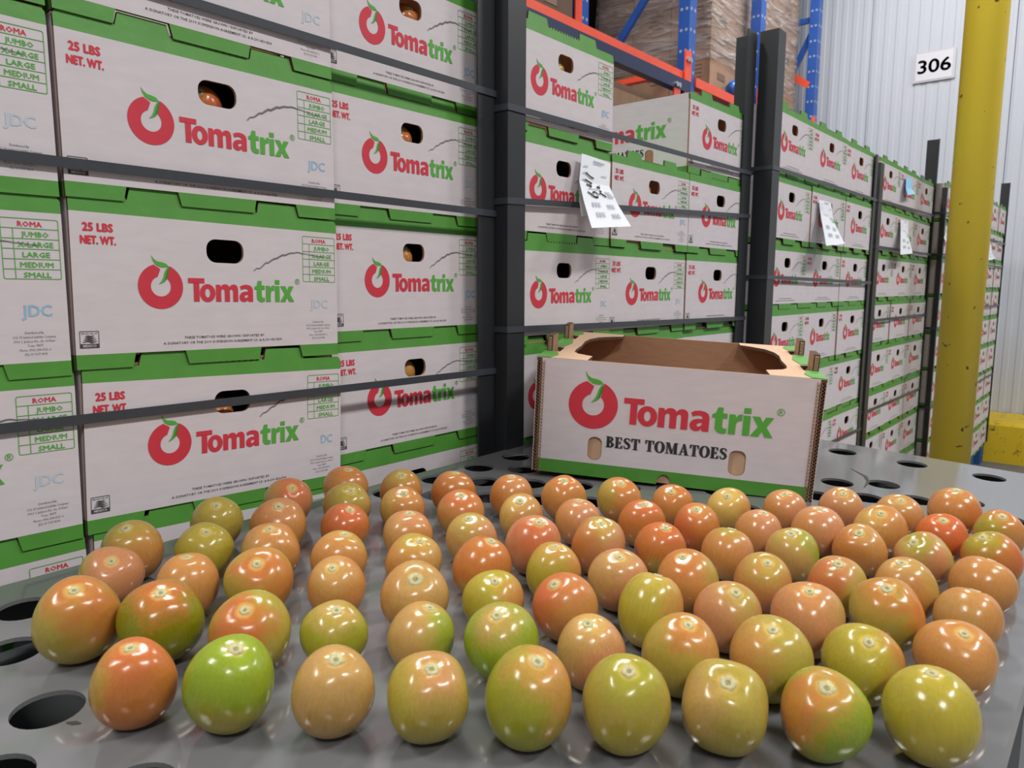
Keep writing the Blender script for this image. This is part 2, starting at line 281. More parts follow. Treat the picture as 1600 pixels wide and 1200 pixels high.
TOMS = [
(1,0.194,0.5012,-0.2705,-0.118,-0.22,0.968,0.027,0.0313,"or rd ol L"),
(1,0.236,0.4497,-0.2701,-0.028,-0.361,0.932,0.0296,0.0333,"gr gr ol B"),
(1,0.2786,0.3926,-0.2734,-0.138,-0.335,0.932,0.0277,0.0318,"tn tn tn -"),
(1,0.3174,0.3407,-0.2751,-0.201,-0.357,0.912,0.0281,0.0317,"ol pk yo L"),
(1,0.3599,0.2879,-0.2734,-0.115,-0.324,0.939,0.0301,0.0349,"og ot ot R"),
(1,0.3991,0.2362,-0.2754,-0.322,-0.245,0.914,0.0295,0.0347,"ol og yo B"),
(1,0.4415,0.1858,-0.2786,-0.443,-0.244,0.863,0.0289,0.0332,"ol ol tn L"),
(1,0.4807,0.1337,-0.2813,-0.424,-0.141,0.894,0.0283,0.0316,"gr ot or L"),
(1,0.5265,0.0794,-0.2814,-0.068,0.041,0.997,0.0293,0.0324,"yo yo ol B"),
(2,0.2001,0.6165,-0.2624,-0.176,-0.428,0.887,0.0314,0.0356,"ol rd or R"),
(2,0.2434,0.5685,-0.2653,-0.134,-0.388,0.912,0.0321,0.0335,"dg rd dg -"),
(2,0.2857,0.5081,-0.2694,-0.372,-0.396,0.84,0.031,0.031,"ol gr rd F"),
(2,0.3333,0.4659,-0.2761,-0.099,-0.312,0.945,0.0264,0.0252,"og tn og -"),
(2,0.3757,0.4099,-0.2763,0.169,-0.222,0.96,0.0273,0.0268,"tn tn gr R"),
(2,0.4042,0.3497,-0.2734,-0.366,-0.14,0.92,0.0289,0.0321,"gr tn gr -"),
(2,0.4436,0.2941,-0.277,-0.285,-0.069,0.956,0.0264,0.03,"pk yl tn L"),
(2,0.4829,0.2394,-0.2765,-0.178,-0.267,0.947,0.0285,0.0322,"ol or ot R"),
(2,0.5226,0.186,-0.2774,-0.321,-0.145,0.936,0.03,0.0329,"ol ol ot L"),
(2,0.5662,0.133,-0.2806,-0.472,-0.236,0.849,0.0287,0.0315,"yo yo or R"),
(2,0.6297,0.082,-0.2836,-0.337,-0.199,0.92,0.0289,0.0291,"ot ot tn -"),
(3,0.2558,0.6959,-0.2661,-0.178,-0.607,0.775,0.0272,0.0279,"pk pk ol L"),
(3,0.2929,0.6255,-0.2671,0.017,-0.02,1,0.0277,0.0289,"ot ot tn -"),
(3,0.3388,0.5835,-0.2665,-0.346,-0.472,0.811,0.0302,0.0307,"ol rd or R"),
(3,0.3833,0.53,-0.2709,-0.367,-0.298,0.881,0.027,0.0279,"ot tn tn -"),
(3,0.4135,0.4592,-0.2703,-0.375,-0.459,0.805,0.0298,0.031,"tn tn ot L"),
(3,0.4588,0.4068,-0.2746,-0.309,-0.312,0.898,0.0273,0.0279,"yo yo ot R"),
(3,0.4895,0.3513,-0.2742,-0.497,0.075,0.865,0.0276,0.0306,"ot rd rd L"),
(3,0.5328,0.2936,-0.2745,0.41,-0.005,0.912,0.0281,0.0319,"yo yl ot R"),
(3,0.569,0.2403,-0.2767,-0.28,-0.325,0.903,0.0281,0.0313,"pk ol pk L"),
(3,0.6086,0.187,-0.2774,-0.283,-0.092,0.955,0.0295,0.0318,"pk ot tn R"),
(3,0.6608,0.1388,-0.2774,-0.418,-0.06,0.907,0.0296,0.0335,"ol or ro R"),
(3,0.7192,0.0864,-0.2849,0.343,-0.086,0.935,0.0268,0.0267,"ot ot tn L"),
(4,0.2931,0.7391,-0.262,-0.276,-0.258,0.926,0.0287,0.0299,"ot ol og L"),
(4,0.3433,0.6926,-0.265,-0.134,-0.459,0.878,0.0274,0.0281,"yo ol ol -"),
(4,0.3842,0.6386,-0.2652,-0.139,-0.211,0.968,0.0291,0.0293,"ot ot tn L"),
(4,0.4246,0.5815,-0.2688,0.148,-0.234,0.961,0.0276,0.0274,"ot ol ot F"),
(4,0.4667,0.519,-0.2701,-0.033,-0.381,0.924,0.0279,0.0281,"ot yo tn R"),
(4,0.5019,0.4599,-0.2699,0.121,-0.298,0.947,0.0292,0.0302,"or or ol B"),
(4,0.5434,0.4061,-0.2729,-0.069,-0.163,0.984,0.0264,0.0288,"yo ot ot R"),
(4,0.5681,0.3476,-0.2734,-0.294,-0.2,0.935,0.0279,0.0304,"pk tn tn L"),
(4,0.6085,0.2967,-0.274,-0.367,0.042,0.929,0.0286,0.0312,"ot or ol R"),
(4,0.6604,0.2461,-0.2776,-0.334,-0.27,0.903,0.027,0.0291,"ot ol pk B"),
(4,0.7014,0.1906,-0.2788,-0.39,-0.096,0.916,0.0269,0.0295,"ol pk rd L"),
(4,0.7388,0.1406,-0.2795,-0.278,0.132,0.951,0.0273,0.0302,"ot tn ol R"),
(4,0.8033,0.0882,-0.2829,0.313,-0.185,0.932,0.0283,0.0278,"ot ot tn -"),
(5,0.3917,0.7582,-0.2616,-0.234,-0.47,0.851,0.0277,0.0287,"ol ol tn B"),
(5,0.4299,0.6958,-0.2623,-0.215,-0.359,0.908,0.0299,0.0296,"ot pk or L"),
(5,0.4806,0.6464,-0.2665,0.036,-0.392,0.919,0.0265,0.0268,"or rd rd F"),
(5,0.5122,0.5782,-0.2682,0.024,-0.102,0.994,0.0275,0.0273,"ot pk tn L"),
(5,0.552,0.5215,-0.2691,-0.315,-0.146,0.938,0.0274,0.0282,"tn ol pk R"),
(5,0.5785,0.4577,-0.2679,-0.176,-0.362,0.915,0.0293,0.0318,"pk pk rd F"),
(5,0.623,0.4065,-0.2695,-0.207,-0.222,0.953,0.0282,0.0315,"pk ol or L"),
(5,0.6716,0.3605,-0.2743,-0.172,-0.291,0.941,0.0269,0.0277,"or rd ol B"),
(5,0.7071,0.3021,-0.276,0.333,-0.013,0.943,0.0264,0.0279,"ot og pk R"),
(5,0.7531,0.2505,-0.2773,-0.329,-0.005,0.944,0.0266,0.0281,"tn ol gr R"),
(5,0.8153,0.2017,-0.2782,-0.508,-0.063,0.859,0.0271,0.0286,"ot tn or L"),
(5,0.8345,0.144,-0.2801,-0.525,0.322,0.788,0.0273,0.0288,"pk og ol R"),
(5,0.8882,0.0916,-0.2813,-0.299,0.337,0.893,0.0282,0.0284,"or og rd R"),
(6,0.4839,0.761,-0.2597,-0.18,-0.63,0.755,0.0287,0.0298,"pk rd ol L"),
(6,0.5251,0.7007,-0.2627,-0.158,-0.541,0.826,0.0278,0.0282,"tn ol ol F"),
(6,0.5649,0.6467,-0.2653,-0.227,-0.378,0.898,0.0264,0.0273,"ot ot yl L"),
(6,0.6003,0.5835,-0.266,-0.247,-0.225,0.943,0.0281,0.0284,"ot rd ol B"),
(6,0.6437,0.5277,-0.2685,-0.411,-0.244,0.879,0.0266,0.0278,"ot tn yl L"),
(6,0.6766,0.4701,-0.2705,0.026,-0.033,0.999,0.0261,0.0274,"pk pk ot L"),
(6,0.7238,0.4133,-0.2715,-0.227,-0.199,0.953,0.0262,0.0281,"or rd tn B"),
(6,0.7562,0.3605,-0.273,-0.345,-0.112,0.932,0.0267,0.0283,"or ot rd L"),
(6,0.7928,0.3025,-0.2759,-0.033,-0.198,0.98,0.026,0.027,"pk pk ot L"),
(6,0.8415,0.2529,-0.2752,-0.071,-0.004,0.997,0.0292,0.029,"pk pk ot L"),
(6,0.8903,0.2001,-0.2756,-0.49,-0.113,0.864,0.0291,0.0304,"ot ot yl L"),
(6,0.9243,0.1435,-0.28,-0.424,-0.061,0.904,0.0265,0.0277,"ro ro rd F"),
(6,0.9845,0.0969,-0.2809,-0.428,-0.111,0.897,0.0263,0.028,"ot or og L"),
(7,0.5679,0.7595,-0.2599,0.012,-0.253,0.967,0.0287,0.0283,"ot or ol B"),
(7,0.6109,0.7006,-0.2623,-0.264,-0.36,0.895,0.0271,0.0279,"ot ol ot R"),
(7,0.6501,0.646,-0.2631,0.038,-0.133,0.99,0.0286,0.0285,"or ot tn B"),
(7,0.6917,0.5836,-0.2652,-0.061,-0.085,0.995,0.0275,0.0283,"ot pk or L"),
(7,0.7292,0.5287,-0.2657,-0.294,-0.202,0.934,0.0279,0.0297,"ot or ot -"),
(7,0.7724,0.4743,-0.2673,-0.326,-0.295,0.898,0.028,0.0298,"ot or ol L"),
(7,0.8099,0.4202,-0.2715,-0.518,-0.202,0.831,0.0258,0.0273,"ot or or R"),
(7,0.8437,0.3616,-0.2729,-0.57,-0.164,0.805,0.0264,0.0278,"yl yl ot R"),
(7,0.8869,0.3078,-0.2747,-0.231,-0.043,0.972,0.026,0.0271,"pk ot ot L"),
(7,0.9444,0.2586,-0.2749,-0.448,-0.198,0.872,0.0268,0.0285,"pk tn pk L"),
(7,0.9682,0.1984,-0.2776,-0.398,-0.146,0.906,0.0264,0.0277,"ot tn pk R"),
(7,1.0337,0.1495,-0.2765,-0.158,-0.043,0.987,0.0306,0.0296,"or ot ot L")]
# ------------------------------------------------------------------ setting
mb = MB(); mb.box(-6, -6, -.1, 12, 10, 0, 'concrete'); tag(link('floor', mb.mesh('floor')), 'grey concrete warehouse floor beyond the grey sheet', kind='structure')
WU = 6.72
wall = empty('wall_back', (WU, 0, 0)); tag(wall, 'white ribbed metal wall behind the racking and post', kind='structure')
def rib_panel(wd, h):
    per = .083; n = int(round(wd/per)); per = wd/n; prof = [(0, .012), (.004, 0)]
    for i in range(n):
        a = i*per; prof += [(a+.012, 0), (a+.018, -.0035), (a+per-.032, -.0035), (a+per-.026, 0)]
    prof = sorted(set(p for p in prof if p[0] <= wd-.006)); prof += [(wd-.005, 0), (wd-.001, .012)]
    m = MB(); v = [(d, -y, z) for z in (0, h) for y, d in prof]; k = len(prof)
    m.add(v, [(i, i+1, i+1+k, i+k) for i in range(k-1)], 'wall_white'); return m.mesh('wall_panel')
pm = rib_panel(1.0, 7.0)
for k in range(12):
    link('panel', pm, wall, (0, .842+7-k, .0))
m = MB(); m.box(.013, -5, 0, .1, 9, 7, 'wall_gap'); link('backing', m.mesh('backing'), wall)
wl = empty('wall_left', (0, 5.2, 0)); tag(wl, 'white ribbed metal wall far behind the racking', kind='structure')
for k in range(12):
    o = link('panel', pm, wl, (WU-1.01-k, 0, 0)); o.rotation_euler = (0, 0, math.pi/2)
m = MB(); prof = [(6.19, 0), (6.19, .27), (6.215, .293), (WU-.012, .293), (WU-.012, 0)]
v = [(x, y, z) for y in (-3, 1.7) for x, z in prof]
m.add(v, [tuple(range(5))[::-1], tuple(range(5, 10))]+[(i, (i+1) % 5, (i+1) % 5+5, i+5) for i in range(5)], 'curb_yellow')
tag(link('wall_curb', m.mesh('wall_curb')), 'scuffed yellow curb at the foot of the white wall', 'curb')

# yellow post
m = MB(); m.cyl((0, 0, .012), (0, 0, 7), .084, 'post_yellow', 48)
po = empty('safety_post', (3.884, .600, 0)); tag(po, 'tall yellow steel post in front of the stacked pallets', 'post')
pm_ = m.mesh('pole'); 
for p in pm_.polygons: p.use_smooth = len(p.vertices) == 4
link('pole', pm_, po)
m = MB(); m.box(-.13, -.098, 0, .13, .098, .012, 'post_yellow'); link('base_plate', m.mesh('base_plate'), po)
bm_ = MB().cyl((0, 0, .012), (0, 0, .03), .012, 'steel_bolt', 6).mesh('bolt')
for x in (-.11, .11):
    for y in (-.08, .08): link('bolt', bm_, po, (x, y, 0))

# wall sign 306
sg = empty('bay_sign', (WU-.012, 1.362, 2.846)); tag(sg, 'white wall sign with black number 306', 'sign')
TS = lambda eps: (lambda v: (-eps-v[2], -v[0], v[1]))
m = MB(); add_fill(m, [rrect(-.145, 0, .145, .23, .006)], 'sign_edge', TS(.003), ext=.003); link('holder', m.mesh('holder'), sg)
m = MB(); add_fill(m, [rrect(-.128, .012, .126, .216, .004)], 'sign_white', TS(.008), ext=.001); link('sheet', m.mesh('sheet'), sg)
m = MB(); fit_text(m, '306', 0, .068, .225, .100, 'sign_ink', bold=0, res=6, center=True, T=TS(.0098), smear=.0035); link('number', m.mesh('number'), sg)

# ------------------------------------------------------------------ grey vented sheet on its bin
def lidz(u, v): return H-.322+.01*u+.037*v
U0, U1, V0, V1 = -.33, 1.446, .041, .814
holes = [(.2, .746), (.168, .672), (.16, .565), (.112, .512), (.108, .745), (.055, .69), (.05, .58)]
for j in range(0, 14):
    for k in range(-14, 8):
        hu, hv = .742+.0415*j+.0915*k, .771-.0555*j
        if not (-.28 < hu < 1.215 and .07 < hv < .79) or (hu < .24 and hv > .5): continue
        if min((hu-t[1])**2+(hv-t[2])**2 for t in TOMS) < .058**2: continue
        if any((hu-c[0])**2+(hv-c[1])**2 < .056**2 for c in holes): continue
        holes.append((hu, hv))
for v in (.155, .267, .38, .49, .60, .712): holes.append((1.375, v))
m = MB(); T = lambda v: (v[0], v[1], lidz(v[0], v[1])-.0018+v[2])
add_fill(m, [rrect(U0, V0, U1, V1, .012)]+[circ(a, b, .0235, 26) for a, b in holes], 'grey_plastic', T, ext=.0018)
sheet = empty('vented_sheet', (.55, .43, lidz(.55, .43))); sheet['label'] = 'grey plastic sheet with round holes under the tomatoes'; sheet['category'] = 'plastic sheet'
o = link('panel', m.mesh('panel'), sheet); o.matrix_parent_inverse = Matrix.Translation(-sheet.location)
# rim under the sheet edge
m = MB()
for a, b in (((U0+.01, V0+.006), (U1-.01, V0+.006)), ((U0+.01, V1-.006), (U1-.01, V1-.006)), ((U0+.006, V0+.01), (U0+.006, V1-.01)), ((U1-.006, V0+.01), (U1-.006, V1-.01))):
    m.bar((*a, lidz(*a)-.024), (*b, lidz(*b)-.024), .008, .040, 'grey_plastic')
o = link('rim', m.mesh('rim'), sheet); o.matrix_parent_inverse = Matrix.Translation(-sheet.location)
# scratches / scuff marks on the sheet
m = MB(); T = lambda v: (v[0], v[1], lidz(v[0], v[1])+.0004)
m.strip([(1.265, .335), (1.235, .305), (1.205, .292), (1.165, .288)], [.001, .006, .005, .001], 'dirt', T)
m.strip([(.1625, .5385), (.166, .534), (.169, .530)], [.001, .0045, .001], 'dirt', T); m.strip([(.93-.02, .783), (.93+.018, .768)], .0015, 'sign_white', T)
o = link('scuff', m.mesh('scuff'), sheet); o.matrix_parent_inverse = Matrix.Translation(-sheet.location)
bn = empty('bulk_bin', (.55, .43, 0)); tag(bn, 'deep grey plastic bin standing under the vented sheet', 'bin')
def bin_wall(a, b, name):
    m = MB(); n = 9
    for i in range(n):
        t0, t1 = i/n, (i+1)/n; p = [(a[0]+(b[0]-a[0])*t, a[1]+(b[1]-a[1])*t) for t in (t0, t1)]
        q = lambda pt: lidz(*pt)-.052
        dx, dy = (b[1]-a[1]), -(b[0]-a[0]); L_ = math.hypot(dx, dy); s = .012*(i % 2); ox, oy = dx/L_*s, dy/L_*s
        v = [(p[0][0]+ox, p[0][1]+oy, .0), (p[1][0]+ox, p[1][1]+oy, .0), (p[1][0]+ox, p[1][1]+oy, q(p[1])), (p[0][0]+ox, p[0][1]+oy, q(p[0]))]
        w_ = [(x-dx/L_*.02, y-dy/L_*.02, z) for x, y, z in v]
        m.add(v+w_, [(0, 1, 2, 3), (7, 6, 5, 4), (0, 3, 7, 4), (1, 5, 6, 2), (3, 2, 6, 7)], 'rubber_grey')
    o = link(name, m.mesh(name), bn); o.matrix_parent_inverse = Matrix.Translation(-bn.location)
bin_wall((U0+.03, V0+.03), (U1-.03, V0+.03), 'bin_side'); bin_wall((U1-.03, V0+.03), (U1-.03, V1-.03), 'bin_side')
bin_wall((U1-.03, V1-.03), (U0+.03, V1-.03), 'bin_side'); bin_wall((U0+.03, V1-.03), (U0+.03, V0+.03), 'bin_side')
m = MB(); m.box(U0+.05, V0+.05, .3, U1-.05, V1-.05, .32, 'bin_shade'); o = link('bin_bottom', m.mesh('bin_bottom'), bn); o.matrix_parent_inverse = Matrix.Translation(-bn.location)  # bottom painted near-black so the holes look down into shade

# ------------------------------------------------------------------ print on the cartons
LG = {
 'T': (0, [[(0, .79), (.76, .79), (.76, 1), (0, 1)], [(.25, 0), (.51, 0), (.51, .8), (.25, .8)]]),
 'm': (1.30, [[(0, 0), (0, .74), (.21, .74), (.24, .65), (.31, .73), (.41, .765), (.53, .76), (.62, .71), (.66, .64), (.75, .73), (.86, .765), (.97, .755), (1.06, .69), (1.10, .58), (1.10, 0), (.85, 0), (.85, .46), (.83, .53), (.77, .56), (.71, .53), (.68, .46), (.68, 0), (.43, 0), (.43, .46), (.41, .53), (.35, .56), (.28, .53), (.25, .45), (.25, 0)]]),
 't': (3.26, [[(.12, .56), (0, .56), (0, .68), (.13, .75), (.19, .96), (.38, .96), (.38, .75), (.54, .75), (.54, .56), (.38, .56), (.38, .26), (.41, .2), (.47, .18), (.54, .20), (.54, .02), (.44, -.015), (.32, -.01), (.2, .04), (.13, .14), (.12, .26)]]),
 'r': (3.87, [[(0, 0), (0, .74), (.21, .74), (.24, .63), (.30, .72), (.38, .765), (.47, .765), (.45, .52), (.38, .53), (.30, .49), (.26, .41), (.25, .3), (.25, 0)]]),
 'i': (4.37, [[(0, 0), (.25, 0), (.25, .74), (0, .74)], [(0, .82), (.25, .82), (.25, 1.02), (0, 1.02)]]),
 'x': (4.67, [[(0, .74), (.28, .74), (.385, .54), (.48, .74), (.76, .74), (.53, .375), (.78, 0), (.49, 0), (.38, .21), (.27, 0), (-.02, 0), (.23, .37)]])}
LGO = [[(.53+.37+.37*math.cos(6.2832*i/24), .37+.39*math.sin(6.2832*i/24)) for i in range(24)], [(.53+.37+.125*math.cos(6.2832*i/16), .37+.2*math.sin(6.2832*i/16)) for i in range(16)]]
LGA = [[(2.47+x, y) for x, y in P] for P in ([(.70, 0), (.46, 0), (.43, .09), (.36, .02), (.24, -.015), (.12, .01), (.03, .08), (0, .2), (.03, .32), (.12, .41), (.26, .455), (.45, .46), (.45, .50), (.42, .56), (.34, .59), (.22, .58), (.09, .53), (.03, .68), (.16, .745), (.34, .77), (.52, .745), (.65, .67), (.70, .53)], [(.45, .32), (.36, .315), (.28, .28), (.25, .22), (.29, .165), (.36, .17), (.42, .22), (.45, .28)])]
def add_word(mb, x0, z0, cap, T, sx=1.0):
    S = lambda P: [(x0+x*cap*sx, z0+y*cap) for x, y in P]
    for k, (dx, polys) in LG.items():
        for P in polys: add_fill(mb, [S([(x+dx, y) for x, y in P])], 'ink_green' if k in 'trix' else 'ink_red', T)
    add_fill(mb, [S(P) for P in LGO], 'ink_red', T); add_fill(mb, [S(P) for P in LGA], 'ink_red', T)
def add_logo(mb, ox, oz, d, T, reg=True, res=3, sx=.955):
    r = d/2; cx, cy = ox+r, oz+r; S = lambda P: [(cx+x*r, cy+y*r) for x, y in P]
    ang = [107+(426-107)*i/40 for i in range(41)]
    ring = [(math.cos(math.radians(a)), math.sin(math.radians(a))) for a in ang]
    inn = [48-(48+253)*i/30 for i in range(31)]
    ring += [(.444*math.cos(math.radians(a)), .444*math.sin(math.radians(a))) for a in inn] + [(.0, .77)]
    add_fill(mb, [S(ring)], 'ink_red', T)
    leaf = [(-.385, 1.38), (-.27, 1.2), (-.12, 1.10), (.08, 1.07), (.25, 1.02), (.385, .885), (.24, .86), (.08, .85), (-.08, .89), (-.24, 1.0), (-.34, 1.2)]
    T2 = lambda v: T((v[0], v[1], v[2]+.0002)); T3 = lambda v: T((v[0], v[1], v[2]+.0004))
    add_fill(mb, [S(leaf)], 'ink_green', T2)
    stem = [(.385, .885), (.36, .62), (.27, .34), (.12, .18), (-.1, .09), (.04, .24), (.12, .40), (.18, .62), (.27, .80)]
    add_fill(mb, [S(stem)], 'ink_green', T2)
    add_fill(mb, [S([(.385, .885), (.36, .62), (.27, .34), (.15, .20), (.23, .45), (.29, .7)])], 'ink_leaf_dark', T3)
    add_word(mb, ox+1.12*d, oz+.17*d, .536*d, T2, sx)
    if reg: fit_text(mb, '®', ox+(1.12+5.5*.536*sx)*d, oz+.62*d, .15*d, .15*d, 'ink_green', bold=0, res=2, T=T2, capref=.74)
GL = {}
def ell(cx, cy, rx, ry, a0, a1, n=14): return [(cx+rx*math.cos(math.radians(a0+(a1-a0)*i/n)), cy+ry*math.sin(math.radians(a0+(a1-a0)*i/n))) for i in range(n+1)]
def R_(x0, y0, x1, y1): return [(x0, y0), (x1, y0), (x1, y1), (x0, y1)]
GL['B'] = (.72, [R_(.08, 0, .28, 1), R_(0, 0, .3, .06), R_(0, .94, .3, 1), ell(.28, .755, .34, .245, 90, -90)+ell(.28, .755, .15, .18, -90, 90), ell(.28, .27, .42, .27, 90, -90)+ell(.28, .27, .21, .2, -90, 90)])
GL['E'] = (.68, [R_(.08, 0, .28, 1), R_(0, 0, .62, .07), R_(0, .93, .58, 1), R_(.28, .47, .46, .54), R_(.42, .37, .48, .64), [(.58, 1), (.48, .94), (.56, .70), (.60, .70)], [(.64, 0), (.66, .31), (.61, .31), (.50, .06)]])
GL['T'] = (.74, [R_(.27, 0, .47, 1), R_(.16, 0, .58, .06), R_(0, .93, .74, 1), [(0, 1), (-.01, .66), (.04, .66), (.12, .94)], [(.74, 1), (.62, .94), (.70, .66), (.75, .66)]])
GL['O'] = (.88, [ell(.44, .5, .44, .52, 0, 360, 28)+ell(.44, .5, .22, .45, 360, 0, 28)])
GL['M'] = (1.08, [R_(.1, 0, .17, 1), R_(.0, 0, .28, .06), R_(.0, .94, .22, 1), [(.08, 1), (.30, 1), (.58, .22), (.50, 0)], [(.50, 0), (.57, .0), (.86, 1), (.80, 1)], R_(.78, 0, .98, 1), R_(.68, 0, 1.06, .06), R_(.8, .94, 1.06, 1)])
GL['A'] = (.88, [[(.08, 0), (.16, 0), (.46, .92), (.42, 1)], [(.36, 1), (.50, 1), (.80, 0), (.58, 0)], R_(.24, .27, .62, .34), R_(0, 0, .26, .06), R_(.50, 0, .90, .06)])
def s_glyph():
    pts = [(.55, .70), (.52, .86), (.40, .955), (.26, .955), (.13, .88), (.10, .74), (.18, .62), (.33, .53), (.46, .43), (.53, .30), (.48, .14), (.34, .05), (.2, .05), (.09, .14), (.05, .31)]
    wd = [.03, .08, .09, .09, .13, .17, .2, .22, .2, .17, .13, .09, .09, .08, .03]
    L_, R2 = [], []
    for i, p in enumerate(pts):
        a, b = Vector(pts[max(i-1, 0)]), Vector(pts[min(i+1, len(pts)-1)]); d = (b-a).normalized(); n = Vector((-d.y, d.x))*wd[i]/2
        L_.append((p[0]+n.x, p[1]+n.y)); R2.append((p[0]-n.x, p[1]-n.y))
    return (.62, [L_+R2[::-1]])
GL['S'] = s_glyph()
def add_serif(mb, body, x0, z0, width, hgt, T, m='ink_black'):
    adv = sum((GL[c][0] if c != ' ' else .34)+.1 for c in body)-.1; k = width/adv; x = x0
    for c in body:
        if c == ' ': x += .44*k; continue
        for P in GL[c][1]:
            for q in (-.045, .045): add_fill(mb, [[(x+(px+q)*k, z0+py*hgt) for px, py in P]], m, T)
        x += (GL[c][0]+.1)*k

B_, A_, HB, T_ = .331, .40, .181, .004
BG, TGn = .0155, .1645                         # bottom band top, top band bottom
tabs = [(.19*B_, .345*B_), (.655*B_, .81*B_)]
def front_mesh():
    mb = MB(); ext = T_/2
    def P(sh): return lambda v: (v[0], T_/2-v[2]+sh(v[1]), v[1])
    # bottom band with notches for the tabs of the carton below
    out = [(0, BG), (0, 0)]
    for a, b in tabs: out += [(a-.006, 0), (a-.0025, .0152), (b+.0025, .0152), (b+.006, 0)]
    out += [(B_, 0), (B_, BG)]
    add_fill(mb, [out], 'green_print', P(lambda z: -(BG-z)*.05), ext, 'kraft_dark', 'kraft')
    hole = rrect(.44*B_, .118, .583*B_, .1455, .0115)
    add_fill(mb, [[(0, BG), (B_, BG), (B_, TGn), (0, TGn)], hole], 'white_board', P(lambda z: 0), ext, 'kraft', 'kraft')
    out = [(0, TGn), (B_, TGn), (B_, HB-.004), (B_-.003, HB)]
    (a1, b1), (a2, b2) = tabs; th = .0142
    out += [(b2+.004, HB), (b2, HB+th), (a2, HB+th), (a2-.003, HB+.001)]
    n = 11; w0, w1 = a2-.006, b1+.006
    for i in range(n):
        xa = w0+(w1-w0)*i/n; xb = w0+(w1-w0)*(i+1)/n; out += [(xa, HB), (xa, HB+.0026), (xa*.4+xb*.6, HB+.0026), (xa*.4+xb*.6, HB)]
    out += [(b1+.003, HB+.001), (b1, HB+th), (a1, HB+th), (a1-.004, HB), (.003, HB), (0, HB-.004)]
    add_fill(mb, [out], 'green_print', P(lambda z: (z-TGn)*.10), ext, 'kraft_dark', 'kraft')
    return mb.mesh('front_panel')
def body_mesh():
    mb = MB(); y0 = T_
    for x, sg_ in ((0, 1), (B_, -1)):          # the two long sides with their vent holes
        def TT(v, x=x, s=sg_): return ((x+T_/2-s*v[2]*1 if s > 0 else x-T_/2+v[2]), v[0], v[1])
        hs = [rrect(.232*A_, .026, .29*A_, .062, .009), rrect(.742*A_, .026, .794*A_, .062, .009)]
        add_fill(mb, [R_(y0, BG, A_, HB-.002)]+[[(p, max(q, BG+.0005)) for p, q in h] for h in hs], 'white_board', TT, T_/2, 'kraft', 'kraft')
        add_fill(mb, [R_(y0, 0, A_, BG)], 'green_print', TT, T_/2, 'kraft', 'kraft')
    mb.box(T_, A_-T_, BG, B_-T_, A_, HB-.002, 'white_board'); mb.box(T_, A_-T_, 0, B_-T_, A_, BG, 'green_print')
    mb.box(T_, T_+.001, .001, B_-T_, A_-T_, .004, 'kraft')
    return mb.mesh('tomato_carton')
def flap_mesh():
    mb = MB(); g = [.0, .19*B_, .345*B_, .655*B_, .81*B_, B_]
    add_fill(mb, [[(.002, .0075), (B_-.002, .0075), (B_-.002, .14), (B_-.03, .16), (.03, .16), (.002, .14)]], 'green_print', lambda v: (v[0], v[1], HB-.004+v[2]), .0015, 'kraft', 'kraft')  # flap extended inward to keep light out of the carton
    return mb.mesh('top_flap')
FRONT, BODY, FLAP = front_mesh(), body_mesh(), flap_mesh()
T0 = front(.0004)
def mk(fn, name):
    mb = MB(); fn(mb); return mb.mesh(name)
LOGO = mk(lambda mb: add_logo(mb, .198*B_, .0635, .0505, T0), 'logo')
LOGO_FAR = mk(lambda mb: add_logo(mb, .198*B_, .0635, .0505, T0, reg=False, res=1), 'logo')
def weight(mb):
    fit_text(mb, '25 LBS', .082*B_, .1452, .0295, .0085, 'ink_red', 0, 2, center=True, T=T0, smear=.0006)
    fit_text(mb, 'NET. WT.', .082*B_, .1318, .0345, .0085, 'ink_red', 0, 2, center=True, T=T0, smear=.0006)
WEIGHT = mk(weight, 'weight_print')
def sizes(mb):
    x0, x1, z0, z1 = .836*B_, .990*B_, .0985, .158; t = .0007; n = 6; rh = (z1-z0)/n
    add_fill(mb, [rrect(x0, z0, x1, z1, .002), rrect(x0+t, z0+t, x1-t, z1-t, .0016)], 'ink_green', T0)
    for i in range(1, n): mb.strip([(x0, z0+i*rh), (x1, z0+i*rh)], t, 'ink_green', T0)
    mb.strip([(x0+.0105, z0), (x0+.0105, z1-rh)], t, 'ink_green', T0)
    for i, s in enumerate(['ROMA', 'JUMBO', 'X-LARGE', 'LARGE', 'MEDIUM', 'SMALL']):
        zz = z1-(i+1)*rh+.0019; wd = {'ROMA': .021, 'JUMBO': .024, 'X-LARGE': .031, 'LARGE': .024, 'MEDIUM': .029, 'SMALL': .024}[s]
        fit_text(mb, s, (x0+x1)/2+(.004 if i else 0), zz, wd, .0052, 'ink_red' if i == 0 else 'ink_green', 0, 1, center=True, T=T0, smear=.0002)
SIZES = mk(sizes, 'size_table')
def badge(mb):
    x0, z0, x1, z1 = .012*B_, .0225, .070*B_, .0405; t = .0006
    add_fill(mb, [rrect(x0, z0, x1, z1, .001), rrect(x0+t, z0+t, x1-t, z1-t, .0008)], 'ink_black', T0)
    fit_text(mb, 'PRODUCE OF', (x0+x1)/2, z1-.0036, .0155, .0021, 'ink_black', .004, 1, center=True, T=T0)
    mb.add([(x0, z0, 0), (x1, z0, 0), (x1, z0+.0045, 0), (x0, z0+.0045, 0)], [(0, 1, 2, 3)], 'ink_black', T0)
    fit_text(mb, 'MEXICO', (x0+x1)/2, z0+.0011, .0135, .0026, 'white_board', .02, 1, center=True, T=front(.0007))
    for k in range(4):
        zz = z0+.006+k*.0021
        mb.strip([(x0+.003+k*.0008, zz), (x0+.008, zz+.0014-k*.0003), (x0+.012, zz-.0002), (x1-.002-k*.001, zz+.0012)], [.0006, .0014, .0016, .0004], 'ink_black', T0)
BADGE = mk(badge, 'origin_badge')
